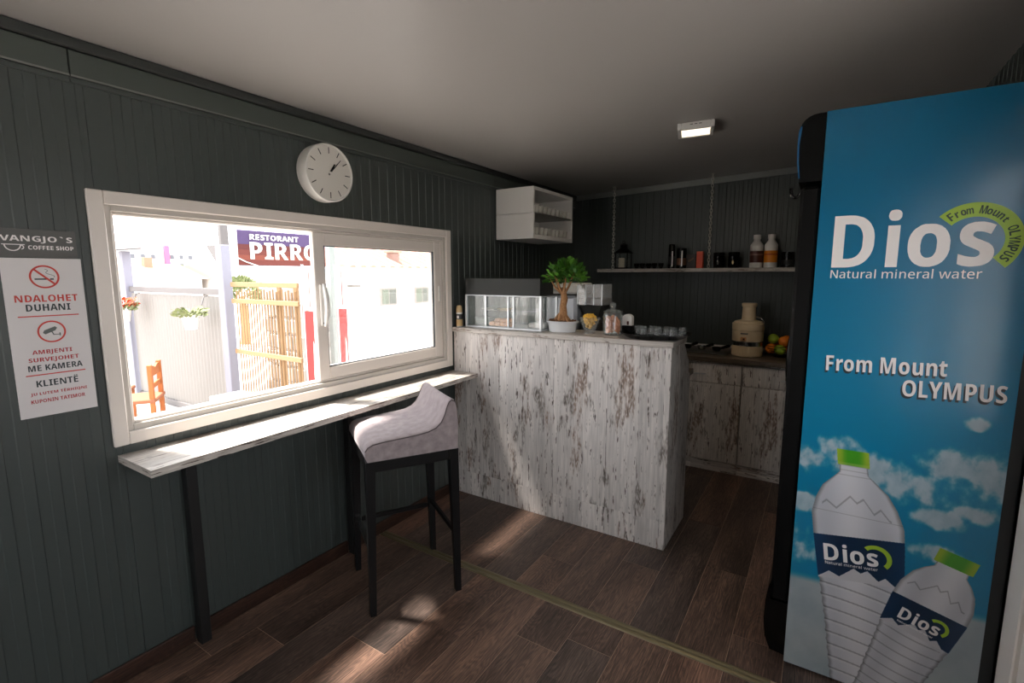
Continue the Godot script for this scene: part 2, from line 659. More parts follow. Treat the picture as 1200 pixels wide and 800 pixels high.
func build_room() -> void:
	# floor: a screed bed with laminate planks in two fields, divided by a metal strip
	var floor_node := struct("floor", "dark oak laminate plank floor")
	span(floor_node, "bed", Vector3(-0.06, -0.2, FAR_Z - 0.06), Vector3(RIGHT_X + 0.06, -0.0015, BACK_Z + 0.06), M.joint_glint, 0.0)
	var pitch := 0.1925
	var x := 0.148 - pitch
	var row := 0
	while x < RIGHT_X:
		var x0: float = max(x + 0.0009, 0.002)
		var x1: float = min(x + pitch - 0.0009, RIGHT_X - 0.002)
		if x1 - x0 > 0.02:
			for field in 2:
				var z0: float = BACK_Z - 0.002 if field == 0 else -1.905
				var z1: float = -1.855 if field == 0 else FAR_Z + 0.002
				var cuts := [z0]
				var start: float
				if field == 0:
					start = {1: -1.04, 7: -1.694}.get(row, 0.9 - fposmod(row * 0.437 + 0.31, 1.0) * 1.2)
					while start < z0 - 1.25:
						start += 1.38
					while start > z0 - 0.1:
						start -= 1.38
				else:
					start = z0 - 0.15 - fposmod(row * 0.583 + 0.2, 1.0) * 1.1
				while start > z1 + 0.12:
					cuts.append(start)
					start -= 1.38
				cuts.append(z1)
				for k in cuts.size() - 1:
					var za: float = cuts[k] - 0.0009
					var zb: float = cuts[k + 1] + 0.0009
					var off := Vector2(rng.randf() * 3.0, rng.randf() * 3.0)
					span(floor_node, "plank", Vector3(x0, -0.0014, zb), Vector3(x1, 0, za), M.oak[rng.randi() % 5], 0.0011, 2, off)
		x += pitch
		row += 1
	var strip := struct("trim_1", "metal threshold strip across the plank floor")
	var sp := PackedVector2Array([Vector2(-0.025, 0), Vector2(-0.022, 0.005), Vector2(-0.012, 0.0075), Vector2(-0.005, 0.0065), Vector2(-0.002, 0.003), Vector2(0.002, 0.003), Vector2(0.005, 0.0065), Vector2(0.012, 0.0075), Vector2(0.022, 0.005), Vector2(0.025, 0)])
	part(strip, "strip", prism(sp, 0.02, RIGHT_X - 0.62), M.brass, Vector3(0, 0, -1.88), Basis(Vector3.UP, PI / 2))

	# left wall with the window hole: one panel per metre, those at the window in two pieces
	var wl := struct("wall_left", "anthracite ribbed wall panels around the window")
	var bt := Basis(Vector3.UP, PI / 2)
	var hole_a := -0.69
	var hole_b := -2.52
	var marks := [BACK_Z, 0.31, hole_a, -1.66, hole_b, -3.5, FAR_Z]
	for k in marks.size() - 1:
		var za: float = marks[k] - 0.0008
		var zb: float = marks[k + 1] + 0.0008
		var ph: float = fposmod(za + 0.5, 0.0623)
		if za < hole_a + 0.01 and zb > hole_b - 0.01:
			part(wl, "panel", ribbed(za - zb, 0.925, ph), M.wall, Vector3(0, 0, za), bt)
			part(wl, "panel", ribbed(za - zb, 2.3 - 1.755, ph), M.wall, Vector3(0, 1.755, za), bt)
		else:
			part(wl, "panel", ribbed(za - zb, 2.3, ph), M.wall, Vector3(0, 0, za), bt)
	var wf := struct("wall_far", "anthracite ribbed wall behind the shelf")
	part(wf, "panel", ribbed(0.9, 2.42, 0.02), M.wall, Vector3(-0.06, 0, FAR_Z))
	part(wf, "panel", ribbed(0.95, 2.42, 0.03), M.wall, Vector3(0.841, 0, FAR_Z))
	part(wf, "panel", ribbed(0.93, 2.42, 0.03), M.wall, Vector3(1.792, 0, FAR_Z))
	var wr := struct("wall_right", "anthracite ribbed wall beside the door")
	var br := Basis(Vector3.UP, -PI / 2)
	part(wr, "panel", ribbed(2.45, 2.45, 0.0), M.wall, Vector3(RIGHT_X, 0, FAR_Z), br)
	part(wr, "panel", ribbed(1.498, 0.36, 0.0), M.wall, Vector3(RIGHT_X, 2.0905, -1.999), br)
	part(wr, "panel", ribbed(0.099, 2.45, 0.0), M.wall, Vector3(RIGHT_X, 0, -0.499), br)
	part(wr, "panel", ribbed(1.0, 0.599, 0.0), M.wall, Vector3(RIGHT_X, 0, -0.399), br)
	part(wr, "panel", ribbed(1.0, 0.399, 0.0), M.wall, Vector3(RIGHT_X, 2.051, -0.399), br)
	part(wr, "panel", ribbed(BACK_Z - 0.602, 2.45, 0.0), M.wall, Vector3(RIGHT_X, 0, 0.602), br)
	var wb := struct("wall_back", "anthracite ribbed wall behind the viewer")
	var bb := Basis(Vector3.UP, PI)
	part(wb, "panel", ribbed(RIGHT_X + 0.06 - 0.801, 2.45, 0.0), M.wall, Vector3(RIGHT_X + 0.06, 0, BACK_Z), bb)
	part(wb, "panel", ribbed(0.139, 2.45, 0.0), M.wall, Vector3(0.079, 0, BACK_Z), bb)
	part(wb, "panel", ribbed(0.72, 0.599, 0.0), M.wall, Vector3(0.80, 0, BACK_Z), bb)
	part(wb, "panel", ribbed(0.72, 0.399, 0.0), M.wall, Vector3(0.80, 2.051, BACK_Z), bb)
	var cl := struct("ceiling", "grey painted ceiling, slightly sloping")
	var x0 := -0.06
	var x1 := RIGHT_X + 0.06
	part(cl, "ceiling_sheet", hexa([Vector3(x0, ceil_y(x0), FAR_Z - 0.06), Vector3(x1, ceil_y(x1), FAR_Z - 0.06), Vector3(x1, ceil_y(x1), BACK_Z + 0.06), Vector3(x0, ceil_y(x0), BACK_Z + 0.06), Vector3(x0, 2.5, FAR_Z - 0.06), Vector3(x1, 2.5, FAR_Z - 0.06), Vector3(x1, 2.5, BACK_Z + 0.06), Vector3(x0, 2.5, BACK_Z + 0.06)]), M.ceiling)
	# fascia and track along the top of the left wall
	var t2 := struct("trim_2", "anthracite fascia board and track along the top of the window wall")
	for seg in [[BACK_Z, -0.655], [-0.658, -3.07], [-3.073, FAR_Z]]:
		span(t2, "fascia", Vector3(0.0005, 2.136, seg[1]), Vector3(0.014, 2.216, seg[0]), M.fascia, 0.002)
		span(t2, "track", Vector3(0.0005, 2.117, seg[1]), Vector3(0.008, 2.1345, seg[0]), M.wall, 0.002)
		span(t2, "lip", Vector3(0.0142, 2.134, seg[1]), Vector3(0.0165, 2.140, seg[0]), M.track, 0.0006)
	span(t2, "corner_strip", Vector3(0.0005, 2.2175, FAR_Z + 0.01), Vector3(0.03, 2.2515, BACK_Z), M.dark_trim, 0.004)
	var t3 := struct("trim_3", "pale metal angle along the ceiling above the shelf")
	part(t3, "angle", hexa([Vector3(0.03, ceil_y(0.03) - 0.05, FAR_Z + 0.001), Vector3(RIGHT_X, ceil_y(RIGHT_X) - 0.05, FAR_Z + 0.001), Vector3(RIGHT_X, ceil_y(RIGHT_X) - 0.05, FAR_Z + 0.012), Vector3(0.03, ceil_y(0.03) - 0.05, FAR_Z + 0.012), Vector3(0.03, ceil_y(0.03) - 0.002, FAR_Z + 0.001), Vector3(RIGHT_X, ceil_y(RIGHT_X) - 0.002, FAR_Z + 0.001), Vector3(RIGHT_X, ceil_y(RIGHT_X) - 0.002, FAR_Z + 0.012), Vector3(0.03, ceil_y(0.03) - 0.002, FAR_Z + 0.012)]), M.track)
	var bl := struct("baseboard_left", "brown wooden baseboard below the window wall")
	for seg in [[BACK_Z, -0.86], [-0.905, -1.635], [-1.675, -2.555]]:
		span(bl, "board", Vector3(0.0005, 0.0, seg[1]), Vector3(0.014, 0.07, seg[0]), M.base_wood, 0.003, 2)
	# square surface-mounted lamp
	var lamp := thing("ceiling_lamp", "square white surface-mounted lamp glowing on the ceiling", "lamp", Vector3(1.45, ceil_y(1.45), -2.91), 0.0)
	lamp.rotation = Vector3(0, 0.22, 0.034)
	var lb := 0.185
	for s in [[Vector3(-lb / 2, -0.036, -lb / 2), Vector3(-lb / 2 + 0.02, 0, lb / 2)], [Vector3(lb / 2 - 0.02, -0.036, -lb / 2), Vector3(lb / 2, 0, lb / 2)], [Vector3(-lb / 2 + 0.02, -0.036, -lb / 2), Vector3(lb / 2 - 0.02, 0, -lb / 2 + 0.02)], [Vector3(-lb / 2 + 0.02, -0.036, lb / 2 - 0.02), Vector3(lb / 2 - 0.02, 0, lb / 2)]]:
		span(lamp, "rim", s[0], s[1], M.white, 0.003)
	span(lamp, "diffuser", Vector3(-lb / 2 + 0.021, -0.031, -lb / 2 + 0.021), Vector3(lb / 2 - 0.021, -0.024, lb / 2 - 0.021), M.lamp_face, 0.0)
	for k in 3:
		part(lamp, "vent_slot", bbox(Vector3(0.014, 0.003, 0.002), 0.0), M.dark_plastic, Vector3(-0.022 + 0.022 * k, -0.012, lb / 2 + 0.0005))
	var al := AreaLight3D.new()
	al.name = "ceiling_lamp_light"
	al.light_energy = 0.2
	al.light_color = Color(1.0, 0.92, 0.82)
	al.area_size = Vector2(0.14, 0.14)
	al.shadow_enabled = true
	add_child(al)
	al.position = lamp.position + Vector3(0, -0.04, 0)
	al.rotation = Vector3(-PI / 2, 0, 0)

# ------------------------------------------------------------------ window and door

func frame_rect(parent: Node3D, called: String, x0: float, x1: float, za: float, zb: float, y0: float, y1: float, w: float, mat: Material, bev := 0.003) -> void:
	# za > zb; mitred look: two stiles, two rails
	span(parent, called, Vector3(x0, y0, za - w), Vector3(x1, y1, za), mat, bev)
	span(parent, called, Vector3(x0, y0, zb), Vector3(x1, y1, zb + w), mat, bev)
	span(parent, called, Vector3(x0, y1 - w, zb + w), Vector3(x1, y1, za - w), mat, bev)
	span(parent, called, Vector3(x0, y0, zb + w), Vector3(x1, y0 + w, za - w), mat, bev)

func build_window() -> void:
	var w := struct("window_1", "white sliding window, left half open, right half glazed")
	frame_rect(w, "frame", 0.0005, 0.016, -0.662, -2.553, 0.892, 1.787, 0.046, M.pvc)       # casing on the wall
	frame_rect(w, "frame", -0.062, 0.004, -0.706, -2.507, 0.938, 1.742, 0.022, M.pvc_in, 0.002) # deep frame
	frame_rect(w, "track", -0.060, -0.010, -0.7285, -2.4845, 0.9605, 1.7195, 0.010, M.pvc, 0.002)
	# front sash, right half
	var sash := Node3D.new()
	sash.name = "sash"
	w.add_child(sash)
	frame_rect(sash, "sash_frame", -0.036, -0.006, -1.530, -2.470, 0.972, 1.708, 0.062, M.pvc, 0.004)
	frame_rect(sash, "gasket", -0.026, -0.012, -1.5925, -2.4075, 1.0345, 1.6455, 0.004, M.gasket, 0.0)
	span(sash, "pane", Vector3(-0.021, 1.0385, -2.4035), Vector3(-0.017, 1.6415, -1.5965), M.glass, 0.0)
	# lever handle on the stile
	var hs := tool()
	var pts := []
	for k in 9:
		var a := lerpf(-1.0, 1.0, k / 8.0)
		pts.append(Vector3(0.018 + 0.022 * (1 - a * a), 1.352 + a * 0.105, -1.560))
	add_tube(hs, pts, [0.006, 0.010, 0.012, 0.012, 0.012, 0.012, 0.012, 0.010, 0.006], 8)
	hs.generate_normals()
	part(sash, "handle", hs.commit(), M.white)
	span(sash, "handle_plate", Vector3(-0.006, 1.25, -1.572), Vector3(0.006, 1.455, -1.548), M.white, 0.004)
	part(sash, "screw", lathe([Vector2(0.0, 0.0), Vector2(0.004, 0.0), Vector2(0.004, 0.002), Vector2(0, 0.002)], 8), M.dark_plastic, Vector3(0.006, 1.262, -1.56), Basis(Vector3.FORWARD, PI / 2))
	span(sash, "finger_pull", Vector3(-0.006, 1.33, -2.452), Vector3(0.006, 1.43, -2.438), M.white, 0.003)
	# back sash, pushed behind the front one
	var s2 := Node3D.new()
	s2.name = "sash_behind"
	w.add_child(s2)
	frame_rect(s2, "sash_frame", -0.060, -0.038, -1.552, -2.4725, 0.972, 1.708, 0.062, M.pvc, 0.004)
	span(s2, "pane", Vector3(-0.051, 1.0335, -2.411), Vector3(-0.047, 1.6465, -1.6135), M.glass, 0.0)

func build_door() -> void:
	# glazed white door in the right wall next to the fridge: only its jamb is in view, its daylight is not
	var d := struct("door_1", "white glazed shop door beside the fridge")
	var xa := RIGHT_X - 0.012
	var xb := RIGHT_X + 0.05
	span(d, "jamb", Vector3(xa, 0.0, -2.0), Vector3(xb, 2.09, -1.88), M.pvc, 0.004)
	span(d, "jamb", Vector3(xa, 0.0, -0.62), Vector3(xb, 2.09, -0.50), M.pvc, 0.004)
	span(d, "head", Vector3(xa, 1.98, -1.88), Vector3(xb, 2.09, -0.62), M.pvc, 0.004)
	var z0 := -1.879
	var z1 := -0.621
	span(d, "stile", Vector3(RIGHT_X, 0.005, z0), Vector3(RIGHT_X + 0.04, 1.978, z0 + 0.26), M.pvc, 0.004)
	span(d, "stile", Vector3(RIGHT_X, 0.005, z1 - 0.20), Vector3(RIGHT_X + 0.04, 1.978, z1), M.pvc, 0.004)
	span(d, "rail", Vector3(RIGHT_X, 1.90, z0 + 0.26), Vector3(RIGHT_X + 0.04, 1.978, z1 - 0.20), M.pvc, 0.004)
	span(d, "lower_panel", Vector3(RIGHT_X, 0.005, z0 + 0.26), Vector3(RIGHT_X + 0.04, 0.95, z1 - 0.20), M.pvc, 0.004)
	span(d, "pane", Vector3(RIGHT_X + 0.018, 0.95, z0 + 0.26), Vector3(RIGHT_X + 0.022, 1.90, z1 - 0.20), M.glass, 0.0)
	# unseen window added behind the viewer, placed and sized for its fill light
	var w := struct("window_2", "added white window behind the viewer, unseen, for fill light")
	var xa2 := 0.08
	var xb2 := 0.80
	for q in [[Vector3(xa2, 0.6, BACK_Z - 0.012), Vector3(xa2 + 0.06, 2.05, BACK_Z + 0.06)], [Vector3(xb2 - 0.06, 0.6, BACK_Z - 0.012), Vector3(xb2, 2.05, BACK_Z + 0.06)], [Vector3(xa2 + 0.06, 0.6, BACK_Z - 0.012), Vector3(xb2 - 0.06, 0.66, BACK_Z + 0.06)], [Vector3(xa2 + 0.06, 1.99, BACK_Z - 0.012), Vector3(xb2 - 0.06, 2.05, BACK_Z + 0.06)]]:
		span(w, "frame", q[0], q[1], M.pvc, 0.004)
	for q in [[xa2 + 0.06, xb2 - 0.06]]:
		span(w, "pane", Vector3(q[0], 0.66, BACK_Z + 0.02), Vector3(q[1], 1.99, BACK_Z + 0.024), M.glass, 0.0)

	# second added window, out of view, brightens the window wall and notice
	var w3 := struct("window_3", "added white window in the right wall next to the viewer, unseen, for fill light")
	for q in [[Vector3(xa, 0.6, -0.4), Vector3(xb, 2.05, -0.34)], [Vector3(xa, 0.6, 0.54), Vector3(xb, 2.05, 0.6)], [Vector3(xa, 0.6, -0.34), Vector3(xb, 0.66, 0.54)], [Vector3(xa, 1.99, -0.34), Vector3(xb, 2.05, 0.54)]]:
		span(w3, "frame", q[0], q[1], M.pvc, 0.004)
	span(w3, "pane", Vector3(RIGHT_X + 0.018, 0.66, -0.34), Vector3(RIGHT_X + 0.022, 1.99, 0.54), M.glass, 0.0)

# ------------------------------------------------------------------ bar, shelf table, back counter

func build_bar() -> void:
	var c := thing("bar_counter", "tall bar counter clad in peeling whitewashed boards", "counter", Vector3(0, 0, 0))
	span(c, "front_panel", Vector3(0.016, 0.0, -2.583), Vector3(1.46, 1.125, -2.565), M.wash, 0.0015, 1, Vector2(0.72, 0.4))
	var poly := PackedVector2Array([Vector2(2.5835, 0), Vector2(3.01, 0), Vector2(3.01, 0.915), Vector2(2.972, 0.93), Vector2(2.965, 1.0), Vector2(2.83, 1.125), Vector2(2.5835, 1.125)])
	part(c, "side_panel", prism(poly, -0.018, 0.0), M.wash, Vector3(1.46, 0, 0), Basis(Vector3.UP, PI / 2))
	span(c, "bar_top", Vector3(0.018, 1.1255, -2.84), Vector3(1.472, 1.155, -2.543), M.wash_grey, 0.002, 0, Vector2(0.2, 0.1))
	span(c, "inner_panel", Vector3(0.016, 0.93, -2.84), Vector3(1.44, 1.125, -2.824), M.wash_grey, 0.001)
	span(c, "work_top", Vector3(0.016, 0.878, -3.2), Vector3(1.44, 0.912, -2.585), M.worktop, 0.002, 0)
	span(c, "plinth_body", Vector3(0.016, 0.0, -3.0), Vector3(1.44, 0.8775, -2.60), M.wash, 0.001)

	var t := thing("wall_table", "narrow whitewashed board table under the window on two black posts", "table", Vector3(0, 0, 0))
	# the far end is a little narrower than the near end
	var st := tool()
	var y0 := 0.832
	var y1 := 0.858
	var board := [Vector3(0.001, y0, -0.672), Vector3(0.262, y0, -0.672), Vector3(0.214, y0, -2.562), Vector3(0.001, y0, -2.562)]
	var topq := []
	for p in board:
		topq.append(Vector3(p.x, y1, p.z))
	var uv := func(p: Vector3, edge: float) -> Vector2: return Vector2(p.x + edge, p.z)
	quad(st, topq[0], topq[1], topq[2], topq[3], Vector3.UP, uv.call(topq[0], 0), uv.call(topq[1], 0), uv.call(topq[2], 0), uv.call(topq[3], 0))
	quad(st, board[0], board[1], board[2], board[3], Vector3.DOWN, uv.call(board[0], 0.5), uv.call(board[1], 0.5), uv.call(board[2], 0.5), uv.call(board[3], 0.5))
	for k in 4:
		var a: Vector3 = board[k]
		var b: Vector3 = board[(k + 1) % 4]
		var n := (b - a).cross(Vector3.UP).normalized()
		if n.dot((a + b) * 0.5 - Vector3(0.12, y0, -1.6)) < 0:
			n = -n
		var side := k % 2 == 1
		quad(st, a, b, b + Vector3(0, y1 - y0, 0), a + Vector3(0, y1 - y0, 0), n, Vector2(0.3, a.z) if side else Vector2(0.3, a.x), Vector2(0.3, b.z) if side else Vector2(0.3, b.x), Vector2(0.33, b.z) if side else Vector2(0.33, b.x), Vector2(0.33, a.z) if side else Vector2(0.33, a.x))
	part(t, "board", st.commit(), M.wash_grey)
	for z in [-0.882, -1.655]:
		span(t, "post", Vector3(0.0165, 0.0, z - 0.02), Vector3(0.0565, 0.8315, z + 0.02), M.black_steel, 0.002)
		span(t, "bracket", Vector3(0.0575, 0.815, z - 0.015), Vector3(0.17, 0.8315, z + 0.015), M.black_steel, 0.001)

func build_back_counter() -> void:
	# two base units with a drawer over a door each, the worktop over both
	for k in 2:
		var xa := 0.98 + 0.66 * k
		var xb := xa + 0.657
		var u := thing("base_cabinet", ["whitewashed base cabinet below the dark handles, next to the bar", "whitewashed base cabinet below the fruit bowl, next to the fridge"][k], "cabinet", Vector3.ZERO, 0.0, "base cabinets below the back worktop")
		span(u, "body", Vector3(xa, 0.08, FAR_Z + 0.012), Vector3(xb, 0.849, -3.90), M.wash, 0.001)
		span(u, "plinth", Vector3(xa, 0.0, -4.3), Vector3(xb, 0.0795, -3.885), M.wash, 0.001, 0)
		var dr := span(u, "drawer", Vector3(xa + 0.002, 0.690, -3.8995), Vector3(xb - 0.002, 0.838, -3.88), M.wash, 0.0015, 1, Vector2(0.3 + k * 0.5, 0.2))
		var dl := dr.position
		part(dr, "handle", bbox(Vector3(0.16, 0.006, 0.012), 0.002), M.alu, Vector3(xa + 0.33, 0.755, -3.872) - dl)
		span(u, "door", Vector3(xa + 0.002, 0.083, -3.8995), Vector3(xb - 0.002, 0.686, -3.88), M.wash, 0.0015, 1, Vector2(0.9 + k * 0.43, 0.7))
	var top := thing("worktop", "dark grey wood-grain worktop along the back wall", "worktop")
	span(top, "slab", Vector3(0.94, 0.8500, FAR_Z + 0.004), Vector3(2.44, 0.886, -3.86), M.worktop, 0.002, 0, Vector2(0.1, 0.6))
	span(top, "back_lip", Vector3(0.94, 0.8865, FAR_Z + 0.004), Vector3(2.44, 0.906, FAR_Z + 0.02), M.white, 0.002)

# ------------------------------------------------------------------ fridge

func profile_at(prof: Array, t: float) -> float:
	for k in prof.size() - 1:
		if t <= prof[k + 1][0]:
			return lerpf(prof[k][1], prof[k + 1][1], clampf((t - prof[k][0]) / (prof[k + 1][0] - prof[k][0]), 0, 1))
	return prof[prof.size() - 1][1]

func print_texture() -> ImageTexture:
	var w := 400
	var h := 1500
	var cl := noise_bytes(w, h, 0.0075, 91, w, 1200, 5)
	var cl2 := noise_bytes(w, h, 0.03, 92, w, 1000, 4)
	var prof1 := [[0.0, 0.046], [0.055, 0.046], [0.058, 0.040], [0.082, 0.042], [0.10, 0.058], [0.14, 0.095], [0.19, 0.118], [0.25, 0.134], [0.32, 0.133], [0.48, 0.126], [0.65, 0.115], [0.9, 0.108]]
	var prof2 := [[-0.025, 0.052], [0.022, 0.052], [0.024, 0.042], [0.04, 0.044], [0.06, 0.064], [0.09, 0.084], [0.14, 0.100], [0.2, 0.103], [0.3, 0.098], [0.45, 0.086], [0.56, 0.076]]
	var peaks := [[-0.13, 0.0], [-0.09, 0.030], [-0.06, 0.012], [-0.015, 0.052], [0.005, 0.036], [0.025, 0.050], [0.055, 0.014], [0.075, 0.030], [0.10, 0.004], [0.13, 0.0]]
	var out := PackedByteArray()
	out.resize(w * h * 3)
	var puffs := [[2.10, 0.83, 0.06, 0.05], [2.19, 0.885, 0.06, 0.05], [2.27, 0.83, 0.09, 0.05], [2.38, 0.79, 0.12, 0.07], [2.50, 0.88, 0.09, 0.06], [2.59, 0.86, 0.10, 0.10], [2.46, 0.70, 0.07, 0.035], [2.09, 0.66, 0.06, 0.035], [2.45, 0.58, 0.09, 0.03], [2.09, 0.50, 0.06, 0.07], [2.58, 0.74, 0.06, 0.03], [2.53, 1.03, 0.03, 0.02]]
	var navy := Color(0.055, 0.20, 0.33)
	for j in h:
		var Y := 2.04 * (1.0 - (j + 0.5) / h)
		for i in w:
			var n := j * w + i
			var X := 2.073 + 0.544 * (i + 0.5) / w
			var base := Color(0.0, 0.46, 0.63).lerp(Color(0.0, 0.56, 0.73), smoothstep(1.9, 0.9, Y))
			if Y < 1.10:
				var puff := -1.0
				for e in puffs:
					var ex: float = (X - e[0]) / (e[2] * 1.2)
					var ey: float = (Y - e[1]) / (e[3] * 1.15)
					puff = maxf(puff, 1.0 - ex * ex - ey * ey)
				var cloud := smoothstep(-0.15, 0.75, puff * 0.9 + (cl[n] / 255.0 - 0.5) * 1.5 + (cl2[n] / 255.0 - 0.5) * 0.7)
				base = base.lerp(Color(0.60, 0.68, 0.74).lerp(Color(0.86, 0.88, 0.90), clampf(cl2[n] / 255.0 * 0.6 + cloud * 0.5, 0, 1)), cloud * 0.88)
				var ground := smoothstep(0.40, 0.36, Y - 0.05 * (X - 2.3))
				base = base.lerp(Color(0.66, 0.72, 0.75).lerp(Color(0.78, 0.82, 0.83), cl[n] / 255.0), ground)
				# large bottle
				var s1 := 0.885 - Y
				var cx1 := 2.229 + s1 * 0.115
				var a1 := X - cx1
				if s1 > 0.0:
					var hw := profile_at(prof1, s1)
					var q := absf(a1) / hw
					if s1 > 0.50:
						q += 0.03 * absf(sin(s1 * 90.0))
					if q < 1.0:
						var c := Color(0.86, 0.87, 0.90).lerp(Color(0.96, 0.96, 0.98), 0.5 + 0.5 * cos(a1 * 40.0 + 0.6))
						c = c.darkened(0.35 * smoothstep(0.86, 1.0, q))
						if s1 < 0.056:
							c = Color(0.32, 0.72, 0.16).lerp(Color(0.68, 0.82, 0.22), smoothstep(0.3, 0.9, q))
							if s1 > 0.046:
								c = c.lerp(Color(0.75, 0.86, 0.45), 0.5)
						elif s1 < 0.10:
							if fposmod(s1, 0.018) < 0.004:
								c = c.darkened(0.12)
						elif s1 < 0.27:
							# embossed mountains
							var m := profile_at(peaks, a1 * 1.05)
							var lvl := 0.235 - m * 1.3
							if absf(s1 - lvl) < 0.004 and absf(a1) < 0.10:
								c = c.darkened(0.22)
							if s1 > 0.235 and s1 < 0.238:
								c = c.darkened(0.16)
						elif s1 > 0.42:
							var rib := fposmod(s1 - 0.04 * a1 * a1 * 12.0 - 0.12 * a1, 0.047)
							if rib < 0.006:
								c = c.darkened(0.24)
							elif rib < 0.014:
								c = c.lightened(0.3)
						var yl := Y - 0.15 * (X - 2.274)
						if yl < 0.572 and yl > 0.405:
							var low := 0.405 + profile_at(peaks, a1) * 0.95
							if yl > low:
								c = navy.lerp(Color(0.10, 0.30, 0.48), smoothstep(0.3, 1.0, q) * 0.6)
							else:
								c = Color(0.90, 0.90, 0.92)
						base = c
				# small leaning bottle in front
				var rel := Vector2(X - 2.53, Y - 0.565)
				var s2 := rel.dot(Vector2(-0.275, -0.961))
				var a2 := rel.dot(Vector2(0.961, -0.275))
				if s2 > -0.025 and s2 < 0.62:
					var hw2 := profile_at(prof2, s2)
					var q2 := absf(a2) / hw2
					if s2 > 0.31:
						q2 += 0.03 * absf(sin(s2 * 110.0))
					if q2 < 1.0:
						var c := Color(0.84, 0.85, 0.88).lerp(Color(0.95, 0.95, 0.97), 0.5 + 0.5 * cos(a2 * 52.0 - 0.5))
						c = c.darkened(0.32 * smoothstep(0.86, 1.0, q2))
						if s2 < 0.023:
							c = Color(0.30, 0.66, 0.14).lerp(Color(0.66, 0.78, 0.20), smoothstep(0.3, 0.9, q2))
						elif s2 < 0.18 and s2 > 0.07:
							var m2 := profile_at(peaks, a2 * 1.4)
							if absf(s2 - (0.155 - m2)) < 0.003 and absf(a2) < 0.08:
								c = c.darkened(0.22)
						elif s2 > 0.32:
							if fposmod(s2 + a2 * a2 * 1.2, 0.036) < 0.005:
								c = c.darkened(0.2)
						if s2 > 0.192 and s2 < 0.31:
							if s2 < 0.31 - profile_at(peaks, a2 * 1.3) * 0.8:
								c = navy.lerp(Color(0.10, 0.28, 0.45), smoothstep(0.3, 1.0, q2) * 0.5)
							else:
								c = Color(0.88, 0.88, 0.90)
						base = c
			out[n * 3] = int(clampf(base.r, 0, 1) * 255)
			out[n * 3 + 1] = int(clampf(base.g, 0, 1) * 255)
			out[n * 3 + 2] = int(clampf(base.b, 0, 1) * 255)
	return tex(w, h, out)

